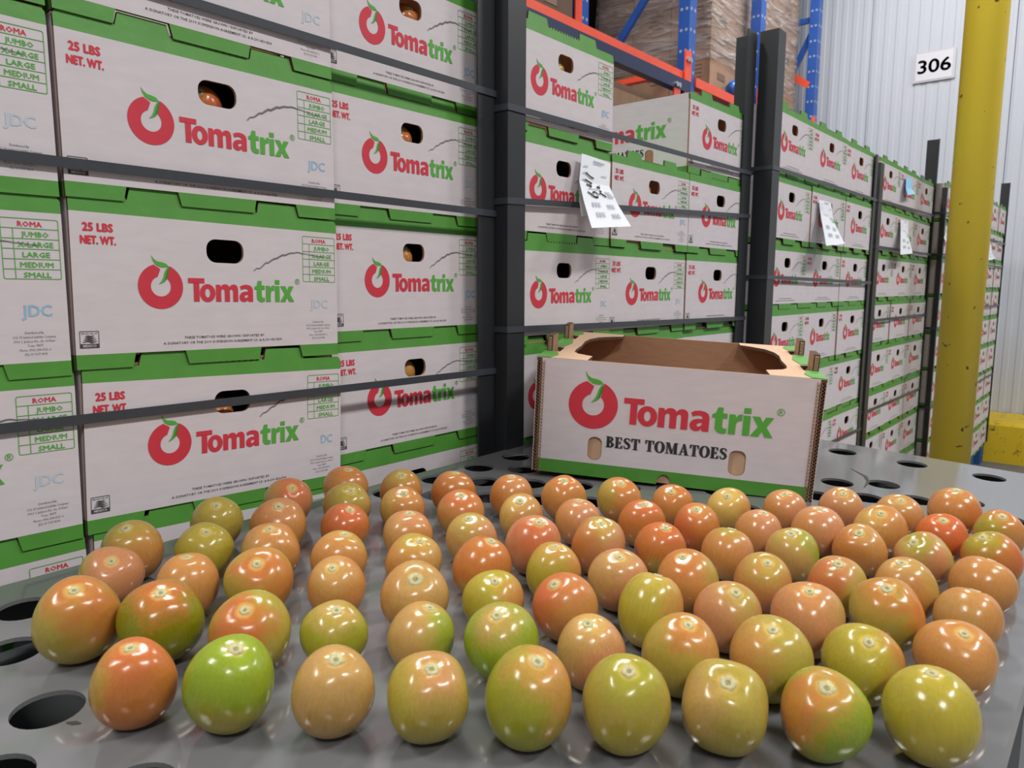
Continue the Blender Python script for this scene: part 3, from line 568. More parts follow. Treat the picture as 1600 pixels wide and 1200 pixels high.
def fine(mb):
    fit_text(mb, 'THESE TOMATOES WERE GROWN / EXPORTED BY', .505*B_, .0290, .103, .0030, 'ink_black', .004, 1, center=True, T=T0)
    fit_text(mb, 'A SIGNATORY OR THE 2019 SUSPENSION AGREEMENT I.D. # A-201-820-E34', .505*B_, .0230, .152, .0030, 'ink_black', .004, 1, center=True, T=T0)
FINE = mk(fine, 'legal_print')
def address(mb):
    for i, (s, wd) in enumerate((('Distributed By:', .017), ('SCL 30 Limited Liability Company', .038), ('5901 S. Jackson Rd., Ste. A Pharr,', .037), ('Texas, 78577', .014), ('Phone: (956) 258-6523 or', .028), ('(52) 33 3137 4034', .020))):
        fit_text(mb, s, .905*B_, .0445-i*.0043, wd, .0024, 'ink_grey', .0, 1, center=True, T=T0)
ADDR = mk(address, 'address_print')
def stroke(seed):
    def fn(mb):
        r = random.Random(seed); pts = []; wd = []
        for i in range(26):
            t = i/25; x = (.622+.31*t)*B_; z = .1097+.0265*math.sin(min(t*1.5, 1.0)*math.pi/2)-.004*max(0, t-.6)/.4
            pts.append((x, z+(.0011*math.sin(i*2.1)+r.uniform(-.0006, .0006))*(1-t))); wd.append(.0004+.0022*(1-abs(2*t-.7))*(.7 if seed == 2 else 1) if t < .8 else .0007)
        mb.strip(pts, [max(.0005, q) for q in wd], 'ink_grey', front(.0008))
    return fn
STROKE = [mk(stroke(1), 'marker_stroke'), mk(stroke(2), 'marker_stroke')]
def stamp(s, x, z, wd, m, bold=.02):
    return mk(lambda mb: fit_text(mb, s, x*B_, z, wd, .0115, m, bold, 2, T=T0), 'date_stamp')
STAMP = [stamp('JDC', .875, .062, .027, 'ink_stamp'), stamp('JDC', .868, .064, .028, 'ink_stamp_pale'), stamp('DC', .90, .063, .019, 'ink_stamp')]
def far_print(mb):
    for zz, wd in ((.0290, .103), (.0230, .152)): mb.strip([(.505*B_-wd/2, zz+.0012), (.505*B_+wd/2, zz+.0012)], .0013, 'ink_grey', T0)
FARFINE = mk(far_print, 'fine_print')
def side_print():
    mb = MB(); TT = lambda v: (-.0004-v[2], A_-v[0], v[1])
    add_logo(mb, .126*A_, .074, .0726, TT, sx=.985); add_serif(mb, 'BEST TOMATOES', .273*A_, .0475, .427*A_, .0175, TT); return mb.mesh('side_logo')
SIDELOGO = side_print()

ORD = ['top', 'second', 'third', 'fourth', 'fifth', 'sixth', 'seventh', 'eighth', 'ninth']
COLN = ['first', 'middle', 'last']
PAL = ['pallet beside the grey sheet', 'pallet behind the open box', 'third pallet along', 'fourth pallet along', 'fifth pallet along', 'pallet nearest the curb']
FEW = ['cartons stacked on the pallet beside the sheet', 'cartons stacked on the pallet behind the open box', 'cartons stacked on the third pallet', 'cartons stacked on the fourth pallet', 'cartons stacked on the fifth pallet', 'cartons stacked on the last pallet']
def carton(p, c, r, u, D, zb, sx=1.0, tilt=0.0, yaw=0.0, detail=2):
    o = link('tomato_carton', BODY)
    cx, cz = B_*sx/2, HB/2
    o.matrix_world = Matrix.Translation((u+cx, D, zb+cz)) @ Matrix.Rotation(tilt, 4, 'Y') @ Matrix.Rotation(yaw, 4, 'Z') @ Matrix.Translation((-cx, 0, -cz)) @ Matrix.Diagonal((sx, 1, 1, 1))
    lay = 'top layer' if r == 0 else ORD[r]+' layer down'
    tag(o, 'white and green tomato carton, %s, %s column, %s' % (lay, COLN[c], PAL[p]), 'carton', FEW[p])
    link('front_panel', FRONT, o); link('top_flap', FLAP, o)
    k = (p*7+c*3+r*5)
    if detail == 2:
        link('logo', LOGO, o); link('weight_print', WEIGHT, o); link('size_table', SIZES, o); link('origin_badge', BADGE, o); link('legal_print', FINE, o); link('address_print', ADDR, o)
        link('marker_stroke', STROKE[k % 2], o); link('date_stamp', STAMP[(c*2+r) % 3 if p else {(1, 1): 0, (1, 2): 1, (1, 3): 2}.get((c, r), (c+r) % 2)], o)
    elif detail == 1:
        link('logo', LOGO_FAR, o); link('weight_print', WEIGHT, o); link('size_table', SIZES, o); link('legal_print', FARFINE, o); link('marker_stroke', STROKE[k % 2], o)
    else: link('logo', LOGO_FAR, o)
    return o
PITCH = .183
# (u0, front plane, z of the top layer's white edge above the eye, layers)
PD = [(-.037, .846, .438, 8), (.939, .819, .427, 8), (1.974, .772, .467, 9), (3.102, .792, .477, 9), (4.137, .750, .487, 9), (5.169, .736, .519, 9)]
for p, (u0, D, z0, n) in enumerate(PD):
    for r in range(n):
        for c in range(3):
            if p == 1 and r == 0 and c == 1: continue
            u = u0+c*.333; d = D; zb = H+z0-r*PITCH-TGn; sx = 1.0; tilt = 0; yaw = 0
            if p == 0:
                if c == 2: u, d, sx = .631, .868, .94; zb = H+.443-r*.180-TGn-.0
                else:
                    d = .841; u = (-.045, .292)[c]
                    zb = H-TGn+((.434, .2515, .071, -.103, -.283, -.458, -.633, -.808), (.434, .2525, .072, -.110, -.283, -.458, -.633, -.808))[c][r]
                    tilt = math.radians(((0, 0, .3, .9, 0, 0, 0, 0), (0, .2, 1.0, 2.0, 2.0, 1.0, .5, 0))[c][r])
            else:
                d += rnd.uniform(-.004, .004); yaw = math.radians(rnd.uniform(-.5, .5))
                if p == 1 and c == 0: u, sx = .953, .962
            hid = (p == 0 and r > 5) or (p == 1 and r > 4)
            o = carton(p, c, r, u, d, zb, sx, tilt, yaw, 0 if hid else (2 if p < 2 else 1))
            if p == 1 and r == 0 and c == 2: link('side_logo', SIDELOGO, o)

# pallets
def pallet(u0, D, h, label, m):
    e = empty('shipping_pallet', (u0+.5, D+.3, 0)); tag(e, label, 'pallet', 'pallets under the cartons')
    k = h/.14
    def part(name, x0, y0, z0, x1, y1, z1):
        b = MB().box(-(x1-x0)/2, -(y1-y0)/2, 0, (x1-x0)/2, (y1-y0)/2, z1-z0, m); o = link(name, b.mesh(name), e, ((x0+x1)/2-.5, (y0+y1)/2-.3, z0))
    for i in range(5): part('deck_board', .0, .0+i*.115, .118*k, 1.0, .09+i*.115, .14*k)
    for i in range(3):
        for j in range(2): part('block', i*.43, .0+j*.42, .02*k, i*.43+.14, .12+j*.42, .118*k)
    for i in range(3): part('bottom_board', i*.43, .0, 0, i*.43+.14, .55, .02*k)
for p, (u0, D, z0, n) in enumerate(PD):
    zb = H+(-.808 if p == 0 else z0-(n-1)*PITCH)-TGn
    pallet(u0-(.03 if p == 0 else 0), D+.01, zb-.002, 'blue wooden pallet deck under the stacked cartons, %s' % PAL[p], 'pallet_blue')

# corner boards: vertical dark angle profiles
def corner_board(u, v, side, z0, z1, label, leg=.045, th=.0035, sl=None):
    sl = sl or leg
    m = MB(); s = -side                       # side=+1: guards the end at larger u
    prof = [(0, 0), (s*leg, 0), (s*leg, th), (s*th, th), (s*th, sl), (0, sl)]
    vv = [(x, y, z) for z in (z0, z1) for x, y in prof]; f = [tuple(range(6)), tuple(range(6, 12))[::-1]]+[(i, i+6, (i+1) % 6+6, (i+1) % 6) for i in range(6)]
    m.add(vv, f if side > 0 else [q[::-1] for q in f], 'corner_board'); o = link('corner_board', m.mesh('corner_board'), None, (u, v, 0)); tag(o, label, 'corner board', 'corner boards of the pallets')
corner_board(.9465, .838, 1, .25, H+.63, 'dark grey corner board at the end of the %s' % PAL[0], .040)
corner_board(.9485, .811, -1, .24, H+.62, 'dark grey corner board at the start of the %s' % PAL[1], .046)
corner_board(1.9430, .811, 1, .24, H+.650, 'dark grey corner board at the end of the %s' % PAL[1], .055)
corner_board(1.9690, .764, -1, .10, H+.662, 'dark grey corner board at the start of the %s' % PAL[2], .050)
corner_board(2.9780, .764, 1, .10, H+.478, 'dark grey corner board at the end of the %s' % PAL[2], .030)
corner_board(3.0970, .784, -1, .11, H+.470, 'dark grey corner board at the start of the %s' % PAL[3], .050)
corner_board(4.1060, .784, 1, .11, H+.705, 'tall dark grey corner board at the end of the %s' % PAL[3], .018, sl=.055)
corner_board(4.1320, .742, -1, .12, H+.480, 'dark grey corner board at the start of the %s' % PAL[4], .022)
corner_board(6.1730, .728, 1, .15, H+.715, 'tall dark grey corner board at the end of the %s' % PAL[5], .022, sl=.055)
corner_board(5.1400, .742, 1, .12, H+.500, 'dark grey corner board at the end of the %s' % PAL[4], .045)

# straps
def strap(p, ua, ub, v, za, zb, label, w=.0105, back=.40):
    m = MB(); t = .0012; n = 8
    path = [(ua, v+back), (ua, v)]+[(ua+(ub-ua)*i/n, v) for i in range(1, n)]+[(ub, v), (ub, v+back)]
    k = len(path)
    def nrm(i):
        if i == 0: return (-1, 0)
        if i == k-1: return (1, 0)
        if i == 1: return (-1, -1)
        if i == k-2: return (1, -1)
        return (0, -1)
    vv = []
    for i, (x, y) in enumerate(path):
        f = min(max((x-ua)/(ub-ua), 0), 1); z = za+(zb-za)*f; nx, ny = nrm(i)
        for q in (0, t):
            for dz in (-w/2, w/2): vv.append((x+nx*q, y+ny*q, z+dz+H))
    f = []
    for i in range(k-1):
        a, b = 4*i, 4*i+4; f += [(a+2, b+2, b+3, a+3), (a, a+1, b+1, b), (a+1, a+3, b+3, b+1), (a, b, b+2, a+2)]
    m.add(vv, f, 'strap'); tag(link('strap', m.mesh('strap')), label, 'strap', 'black straps around the pallets')
SN = ['top', 'second', 'third', 'fourth']
for p, ua, ub, v, zs in ((0, -.04, .9478, .8368, ((.313, .313), (.122, .120), (-.139, -.146))), (1, .9472, 1.9442, .8098, ((.290, .298), (.140, .187), (-.074, -.085))),
        (2, 1.9678, 2.9792, .7628, ((.313, .318), (.026, .016), (-.525, -.537))), (3, 3.0958, 4.1072, .7828, ((.329, .345), (.155, .158), (-.130, -.132), (-.492, -.499))),
        (4, 4.1308, 5.1412, .7408, ((.36, .36), (.16, .16), (-.20, -.20), (-.60, -.60))), (5, 5.166, 6.1742, .7268, ((.30, .30), (.14, .14), (-.12, -.12), (-.60, -.60)))):
    for i, (a, b) in enumerate(zs): strap(p, ua, ub, v, a, b, 'dark strap, %s from top, around the %s' % (SN[i], PAL[p]))
# ------------------------------------------------------------------ paper slips taped to the cartons
def slip(rows, label, m='slip_paper', pr=True, hand=False):
    """rows of (left, right) corners from top to bottom, smoothed into a bent sheet"""
    m_ = MB(); R = [(Vector(a), Vector(b)) for a, b in rows]; pts = []
    for i in range(len(R)-1):
        for k in range(5):
            t = k/5; pts.append((R[i][0].lerp(R[i+1][0], t), R[i][1].lerp(R[i+1][1], t)))
    pts.append(R[-1]); n = len(pts)
    base = R[0][0].copy(); th = Vector((0, .0006, 0))
    vv = []
    for a, b in pts: vv += [a-base, a.lerp(b, .5)-base+Vector((0, -.002, 0)), b-base]
    k0 = len(vv); vv += [q+th for q in vv]
    f = []
    for i in range(n-1):
        for j in (0, 1):
            a = 3*i+j; f += [(a, a+3, a+4, a+1), (k0+a, k0+a+1, k0+a+4, k0+a+3)]
    m_.add(vv, f, m)
    me = m_.mesh('packing_slip'); o = link('packing_slip', me, None, base); tag(o, label, 'paper slip', 'paper slips taped to cartons')
    # print: a point (s,t) on the sheet, s across, t down
    def at(s, t):
        x = t*(n-1); i = min(int(x), n-2); q = x-i; a = pts[i][0].lerp(pts[i+1][0], q); b = pts[i][1].lerp(pts[i+1][1], q)
        nn = (pts[i+1][0]-pts[i][0]).cross(b-a).normalized(); nn = nn if nn.y < 0 else -nn
        return a.lerp(b, s)-base+nn*.0022+Vector((0, -.002*(1-abs(2*s-1)), 0))
    if pr:
        g = MB()
        def quad(s0, t0, s1, t1, mm): g.add([at(s0, t0), at(s1, t0), at(s1, t1), at(s0, t1)], [(0, 3, 2, 1)], mm)
        for s0, t0 in ((.18, .66), (.58, .68), (.20, .80), (.60, .82)):
            for k in range(9): quad(s0+k*.026, t0, s0+k*.026+(.008 if k % 3 else .016), t0+.07, 'slip_ink')
        for t0, s0, s1 in ((.05, .35, .75), (.08, .35, .65), (.14, .06, .2), (.22, .06, .2), (.22, .65, .85), (.30, .06, .2), (.44, .2, .5), (.47, .66, .85), (.50, .66, .9), (.53, .7, .95), (.56, .7, .9)):
            quad(s0, t0, s1, t0+.010, 'slip_ink')
        link('print', g.mesh('print'), o)
    if hand:
        h = MB()
        def pen(P, wd=.030):
            for (s0, t0), (s1, t1) in zip(P[:-1], P[1:]):
                a, b = at(s0, t0), at(s1, t1); d = (b-a).normalized(); nn = Vector((d.z, 0, -d.x)).normalized()*wd*.05
                h.add([a-nn+Vector((0, -.0003, 0)), b-nn+Vector((0, -.0003, 0)), b+nn+Vector((0, -.0003, 0)), a+nn+Vector((0, -.0003, 0))], [(0, 1, 2, 3)], 'pen_black')
        pen([(.14, .22), (.28, .26), (.40, .28)]); pen([(.14, .31), (.34, .36)]); pen([(.16, .38), (.30, .41), (.32, .34)])
        pen([(.24, .43), (.25, .435)]); pen([(.14, .50), (.28, .57), (.40, .58), (.42, .53), (.36, .49), (.28, .50), (.30, .55)])
        pen([(.46, .40), (.55, .42), (.57, .36)]); pen([(.50, .46), (.56, .48)]); pen([(.50, .50), (.66, .56)]); pen([(.47, .52), (.54, .49)])
        link('handwriting', h.mesh('handwriting'), o)
    return o
def up(P): return P
slip([((1.154, .8065, 1.489), (1.252, .8065, 1.483)), ((1.138, .800, 1.437), (1.239, .800, 1.438)), ((1.119, .775, 1.395), (1.233, .775, 1.400)), ((1.093, .740, 1.347), (1.224, .740, 1.358))], 'folded white paper slip with handwriting taped to cartons behind the open box', hand=True)
slip([((1.148, .8075, 1.434), (1.185, .8075, 1.425)), ((1.140, .800, 1.40), (1.178, .800, 1.40)), ((1.133, .79, 1.373), (1.170, .79, 1.378))], 'plain back sheet hanging under the folded handwritten slip', 'slip_paper', pr=False)
slip([((2.345, .762, 1.509), (2.461, .762, 1.509)), ((2.340, .753, 1.464), (2.465, .753, 1.454)), ((2.241, .700, 1.365), (2.416, .700, 1.378))], 'curling white paper slip on the middle column of the third pallet', hand=False)
slip([((3.445, .782, 1.527), (3.58, .782, 1.529)), ((3.415, .772, 1.478), (3.553, .772, 1.467)), ((3.299, .740, 1.376), (3.506, .740, 1.389))], 'curling white paper slip on the middle column of the fourth pallet')
slip([((3.489, .782, 1.707), (3.593, .782, 1.708)), ((3.448, .772, 1.655), (3.56, .772, 1.661)), ((3.433, .760, 1.624), (3.565, .760, 1.642))], 'small pale blue slip on the top layer of the fourth pallet', 'slip_blue', pr=False)
slip([((4.150, .7395, 1.510), (4.252, .7395, 1.510)), ((4.105, .735, 1.483), (4.239, .735, 1.481)), ((4.056, .700, 1.429), (4.148, .700, 1.436))], 'white paper slip on the fifth pallet beside the yellow post')
slip([((5.382, .727, 1.517), (5.538, .727, 1.516)), ((5.354, .717, 1.477), (5.518, .717, 1.464)), ((5.216, .690, 1.407), (5.464, .690, 1.426))], 'white paper slip on the pallet nearest the curb')

# ------------------------------------------------------------------ racking behind the pallets
rack = empty('pallet_rack', (4.1, 2.1, 0)); tag(rack, 'blue and orange pallet racking behind the stacked cartons', 'rack')
def rp(name, mb): o = link(name, mb.mesh(name), rack); o.matrix_parent_inverse = Matrix.Translation(-rack.location); return o
def upright(u, v, z1=5.2):
    m = MB(); a, d = .085, .07; t = .004
    m.box(u-a/2, v, .01, u+a/2, v+t, z1, 'rack_blue'); m.box(u-a/2, v+t, .01, u-a/2+t, v+d, z1, 'rack_blue'); m.box(u+a/2-t, v+t, .01, u+a/2, v+d, z1, 'rack_blue')
    o = rp('upright', m); h = MB()
    for i in range(42):
        z = .3+i*.115
        for s in (-1, 1):
            h.cyl((u+s*.022, v-.0006, z), (u+s*.022, v, z), .0105, 'rack_slot', 8); h.cyl((u-a/2-.0006, v+.035+s*.016, z), (u-a/2, v+.035+s*.016, z), .009, 'rack_slot', 8)
    hh = link('slots', h.mesh('slots'), o); hh['kind'] = 'stuff'
upright(5.12, 2.10)
FR = [(4.10, 2.10, 2.86), (6.25, 2.10, 2.55)]
for u, vf, vb in FR:
    upright(u, vf); upright(u, vb)
    for k in range(5):
        z = .35+k*1.0; rp('brace', MB().bar((u, vf+.05, z), (u, vb+.03, z), .03, .04, 'rack_blue'))
        rp('brace', MB().bar((u+.01, vf+.05, z+(0.95 if u < 5 else .93)), (u+.01, vb+.03, z+.05 if u > 5 else z+.05), .03, .04, 'rack_blue'))
upright(1.75, 2.10); upright(1.75, 2.86)
def beam(ua, ub, v, z0, z1, m='rack_orange', name='beam'):
    rp(name, MB().box(ua, v, z0, ub, v+.05, z1, m))
beam(1.80, 4.055, 2.09, 2.418, 2.463); beam(4.145, 6.195, 2.09, 2.410, 2.463); beam(1.80, 4.055, 2.075, 2.350, 2.416, 'rack_navy', 'tie_beam')
beam(1.80, 4.055, 2.89, 2.405, 2.47); beam(4.145, 6.195, 2.58, 2.405, 2.47)
beam(1.80, 4.055, 2.09, .85, .93); beam(4.145, 6.195, 2.09, .85, .93)
def plate(u, v, z):
    o = rp('connector', MB().box(u-.07, v-.012, z-.10, u+.0, v-.002, z+.16, 'rack_orange'))
    for dx in (-.05, -.02): 
        b = link('bolt', MB().cyl((u+dx, v-.012, z+.11), (u+dx, v-.022, z+.11), .014, 'steel_bolt', 10).mesh('bolt'), o)
rp('shade_deck', MB().box(1.8, 2.0, 4.55, 6.3, 3.4, 4.58, 'rack_navy')); plate(4.055, 2.088, 2.42); plate(6.195, 2.088, 2.42); plate(5.10, 2.088, 2.42); plate(4.05, 2.86, 2.95); plate(3.93, 2.088, 2.26);  # unseen deck over the rack, added to shade the loads below
rp('cross_bar', MB().bar((4.02, 2.15, 2.475), (4.02, 2.86, 2.475), .05, .03, 'rack_orange')); rp('cross_bar', MB().bar((4.0, 2.92, 2.98), (4.0, 3.6, 2.98), .06, .05, 'rack_orange'))
rp('cross_bar', MB().bar((6.22, 2.15, 2.84), (6.22, 2.54, 3.12), .04, .05, 'rack_orange'))
def load(u0, v0, z0, nu, nv, nz, s, label, m='carton_brown', film=True, mark=True, base=.13):
    e = empty('wrapped_load', (u0, v0, z0)); tag(e, label, 'pallet load')
    su, sv, sz = s; k = 'carton_brown'
    cm = MB().box(.002, .002, .002, su-.002, sv-.002, sz-.002, m)
    if mark:
        for i in range(4): cm.box(-.0002, sv*.2, sz*(.30+.07*i), .002, sv*(.5+.08*(i % 2)), sz*(.325+.07*i), 'tape_print')
        cm.box(-.0002, 0, sz*.93, .002, sv, sz*.96, 'tape_print'); cm.box(su*.3, -.0002, sz*.3, su*.6, .002, sz*.42, 'tape_print')
    cm = cm.mesh('carton')
    for i in range(nu):
        for j in range(nv):
            for k in range(nz):
                if 0 < i < nu-1 and 0 < j < nv-1: continue
                link('carton', cm, e, (i*su, j*sv, base+k*sz))
    for i in range(4): link('deck_board', MB().box(0, 0, base-.025, nu*su, .09, base-.002, 'pallet_wood').mesh('deck_board'), e, (0, i*(nv*sv-.09)/3, 0))
    for i in range(3 if base > .1 else 0): link('runner', MB().box(0, 0, 0, .09, nv*sv, .105, 'pallet_wood').mesh('runner'), e, (i*(nu*su-.09)/2, 0, 0))
    if film:
        f = MB(); W, D_, Ht = nu*su, nv*sv, base+nz*sz; g = .006; r = random.Random(3); n = 14; ring = []
        per = [(-g+(W+2*g)*i/n, -g) for i in range(n)]+[(W+g, -g+(D_+2*g)*i/n) for i in range(n)]+[(W+g-(W+2*g)*i/n, D_+g) for i in range(n)]+[(-g, D_+g-(D_+2*g)*i/n) for i in range(n)]
        K = len(per); zz = [.24+(Ht-.24)*i/10 for i in range(11)]; vv = []
        for z in zz:
            for x, y in per: q = r.uniform(0, .010); vv.append((x+(q if x > W else -q if x < 0 else 0), y+(q if y > D_ else -q if y < 0 else 0), z))
        f.add(vv, [(a*K+i, a*K+(i+1) % K, (a+1)*K+(i+1) % K, (a+1)*K+i) for a in range(10) for i in range(K)], 'stretch_film'); link('stretch_film', f.mesh('stretch_film', True), e)
    return e
load(4.62, 2.235, 2.466, 4, 3, 6, (.38, .29, .36), 'tall load of brown cartons in clear film on the upper rack', base=.027)
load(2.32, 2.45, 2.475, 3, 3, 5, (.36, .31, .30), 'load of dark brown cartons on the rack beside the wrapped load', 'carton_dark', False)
load(2.70, 2.20, .932, 4, 3, 4, (.32, .31, .315), 'load of brown cartons on the lower rack shelf', 'carton_brown', False, False)
load(4.35, 3.55, 2.2, 4, 2, 7, (.45, .4, .34), 'added dark carton load filling the shaded gap behind the racking', 'carton_dark', False, False)  # added stack; its dark cartons stand in for the black shade there
m = MB(); v = []; r = random.Random(5)
for k in range(7):
    for i in range(14):
        a = 2*math.pi*i/14; rr = math.sin(math.pi*(k+.35)/7)**.6*(1+r.uniform(-.12, .12)); v.append((.15*rr*math.cos(a), .065*rr*math.sin(a), .14*k/6))
m.add(v, [tuple(range(14))[::-1], tuple(range(84, 98))]+[(a*14+i, a*14+(i+1) % 14, (a+1)*14+(i+1) % 14, (a+1)*14+i) for a in range(6) for i in range(14)], 'blue_film')
tag(link('blue_bundle', m.mesh('blue_bundle', True), None, (4.90, 2.155, 2.466)), 'blue plastic bundle lying on the orange beam beside the wrapped load', 'bundle')

# ------------------------------------------------------------------ open display box
def open_box():
    A, B, h = .403, .333, .175
    Tm = Matrix(((0.4459, 0.8946, -0.0279, .9474), (-0.8936, 0.4432, -0.0714, .5026), (-0.0515, 0.0568, 0.9971, H-.291), (0, 0, 0, 1)))
    e = empty('open_carton'); e.matrix_world = Matrix.Translation((0, 0, .002)) @ Tm
    tag(e, 'empty open tomato box lettered BEST TOMATOES standing on the grey sheet', 'box')
    def add(name, mb, parent=e, sm=False): return link(name, mb.mesh(name, sm), parent)
    x0, x1 = -A/2+.008, A/2-.008; t = .004
    P = lambda y: (lambda v: (v[0], y-v[2], v[1]))
    hA = rrect(-A/2+.206*A, .026, -A/2+.258*A, .062, .0095); hB = rrect(-A/2+.708*A, .026, -A/2+.766*A, .063, .0095)
    moon = [(.0255*math.cos(math.radians(a))*.42-.017, .0005+.0255*.62*math.sin(math.radians(a))) for a in range(0, 181, 20)]
    gb = .0205
    def clip(P_, lo, hi): return [(x, min(max(z, lo), hi)) for x, z in P_]
    f = MB(); add_fill(f, [[(x0, gb), (x1, gb), (x1, h), (x0, h)], clip(hA, gb+.001, 1), clip(hB, gb+.001, 1)], 'white_board', P(t/2), t/2, 'kraft', 'kraft')
    g = [(x0, 0), (-.015, 0)]+[(-.004-.0107*math.cos(math.radians(a)), .0158*math.sin(math.radians(a))) for a in range(0, 181, 20)]+[(.007, 0), (x1, 0), (x1, gb), (x0, gb)]
    add_fill(f, [g], 'green_print', P(t/2), t/2, 'kraft_dark', 'kraft')
    fp = add('front_panel', f)
    mb = MB(); add_logo(mb, -A/2+.126*A, .074, .0726, front(.0004), res=5, sx=.985); add('logo', mb, fp)
    mb = MB(); add_serif(mb, 'BEST TOMATOES', -A/2+.273*A, .0480, .427*A, .0170, front(.0004)); add('lettering', mb, fp)
    mb = MB(); mb.box(x0, t+.0005, .001, x1, t+.0025, h-.001, 'kraft_light'); add('inner_liner', mb)
    mb = MB(); mb.box(x0, B-t, .0, x1, B, h-.001, 'kraft'); add('back_panel', mb)
    mb = MB(); mb.box(x0, t+.003, .0, x1, B-t, .004, 'kraft'); add('bottom_panel', mb)
    # double-wall ends: liners with fluted layers between, open at the front edge
    for s in (-1, 1):
        xe = s*A/2; m_ = MB(); D = .0125
        layers = [0, .0058, .0115]
        for i, q in enumerate(layers):
            xa, xb = sorted((xe-s*q, xe-s*(q+.0007))); m_.box(xa, -.001, 0, xb, B, h-.004, 'white_board' if i == 0 else 'kraft')
        for q in (.0007, .0065):
            n = 34*6; vv = []
            for k in range(n+1):
                z = (h-.005)*k/n; xx = xe-s*(q+.0026+.0024*math.sin(k/6*2*math.pi))
                vv += [(xx-.0003, -.001, z), (xx-.0003, B, z), (xx+.0003, -.001, z), (xx+.0003, B, z)]
            m_.add(vv, [x for k in range(n) for x in ((4*k, 4*k+1, 4*k+5, 4*k+4), (4*k+2, 4*k+6, 4*k+7, 4*k+3), (4*k, 4*k+4, 4*k+6, 4*k+2))], 'kraft')
        # green foot band outside
        xa, xb = sorted((xe+s*.0002, xe)); m_.box(xa, 0, 0, xb, B, .022, 'green_print')
        ep = add('end_panel', m_)
        # top flap, seen from its kraft side
        xi = lambda q: xe-s*q
        tb = [(.19*B, .345*B), (.655*B, .81*B)]
        out = [(xi(.0), .0), (xi(.074), .002), (xi(.076), .045), (xi(.052), .060), (xi(.044), .075), (xi(.042), .10), (xi(.044), .15), (xi(.042), .20), (xi(.046), .235), (xi(.058), .268), (xi(.082), .290), (xi(.098), .30), (xi(.098), B-.004), (xi(0), B-.004)]
        slots = [[(xi(.003), a), (xi(.022), a+.004), (xi(.022), b-.004), (xi(.003), b)] for a, b in tb]
        m_ = MB(); add_fill(m_, [out]+slots, 'kraft_light', lambda v: (v[0], v[1], h-.0025+v[2]), .0025, 'kraft_dark', 'kraft'); fl = add('top_flap', m_)
        m_ = MB()
        for a, b in ((.002, tb[0][0]-.001), (tb[0][1]+.001, tb[1][0]-.001), (tb[1][1]+.001, B-.006)):
            w_ = .026
            add_fill(m_, [[(xi(-.0005), a), (xi(w_*.75), a+.001), (xi(w_), (a+b)/2), (xi(w_*.75), b-.001), (xi(-.0005), b)]], 'green_print', lambda v: (v[0], v[1], h+.0006+v[2]), .0004)
        link('green_edge', m_.mesh('green_edge'), fl)
        for a, b in tb:
            m_ = MB(); th = .024
            add_fill(m_, [[(a+.002, -.006), (b-.002, -.006), (b-.005, th), (a+.005, th)]], 'kraft', lambda v: (xe-s*.006+v[2], v[0], h+v[1]), .0045, 'kraft_dark', 'kraft')
            n = 8
            for k in range(n):     # torn fluted face
                z = h+.002+k*.0026; m_.box(*sorted((xe-s*.0035, xe-s*.0085))[:1], a+.0015, z, sorted((xe-s*.0035, xe-s*.0085))[1], a+.0045, z+.0011, 'kraft_light')
            add('lock_tab', m_)
open_box()

# ------------------------------------------------------------------ tomatoes
PALC = {'tn': (206, 160, 102), 'ot': (212, 146, 88), 'pk': (214, 146, 110), 'or': (208, 126, 68), 'ro': (222, 116, 56), 'rd': (214, 110, 70), 'ol': (190, 166, 80), 'yo': (190, 170, 66), 'gr': (154, 172, 50), 'og': (170, 166, 56), 'dg': (138, 136, 26), 'yl': (222, 182, 106)}
NAMEC = {'tn': 'tan', 'ot': 'orange-tan', 'pk': 'pinkish', 'or': 'orange', 'ro': 'bright orange', 'rd': 'red-orange', 'ol': 'olive-tan', 'yo': 'yellow-olive', 'gr': 'green', 'og': 'olive-green', 'dg': 'dark olive', 'yl': 'pale yellow'}
def tomato_mesh(a, b, seed):
    r = random.Random(seed); nu, nv = 40, 26; k = r.choice((2, 3, 3, 4)); ph = r.uniform(0, 6.28); lob = r.uniform(.012, .045); tp = r.uniform(-.05, .06); sq = r.uniform(.86, .97); dp = r.uniform(.05, .10)
    V = [(0, 0, b*(1-dp))]
    for j in range(1, nv):
        t = math.pi*j/nv; s = math.sin(t); c = math.cos(t); rr = s**sq; z = math.copysign(abs(c)**1.02, c)
        rr *= 1+tp*c
        dz = dp*math.exp(-(rr/.34)**2) if c > 0 else -.02*math.exp(-(rr/.2)**2)
        for i in range(nu):
            p = 2*math.pi*i/nu; l = 1+lob*math.cos(k*p+ph)*(1 if c < 0 else 1+.6*c)*s+.10*dp*math.cos((k+2)*p+ph*2)*max(c, 0)**3*s
            V.append((a*rr*l*math.cos(p), a*rr*l*math.sin(p), b*(z-dz-(.014*math.cos(k*p+ph)*math.exp(-((rr-.3)/.18)**2) if c > 0 else 0))))
    V.append((0, 0, -b*.985)); F = [(0, 1+i, 1+(i+1) % nu) for i in range(nu)]
    for j in range(nv-2):
        q = 1+j*nu
        F += [(q+i, q+nu+i, q+nu+(i+1) % nu, q+(i+1) % nu) for i in range(nu)]
    q = 1+(nv-2)*nu; F += [(q+i, len(V)-1, q+(i+1) % nu) for i in range(nu)]
    m = MB(); m.add(V, F, 'tomato_skin'); return m.mesh('tomato', True), b*(1-dp)
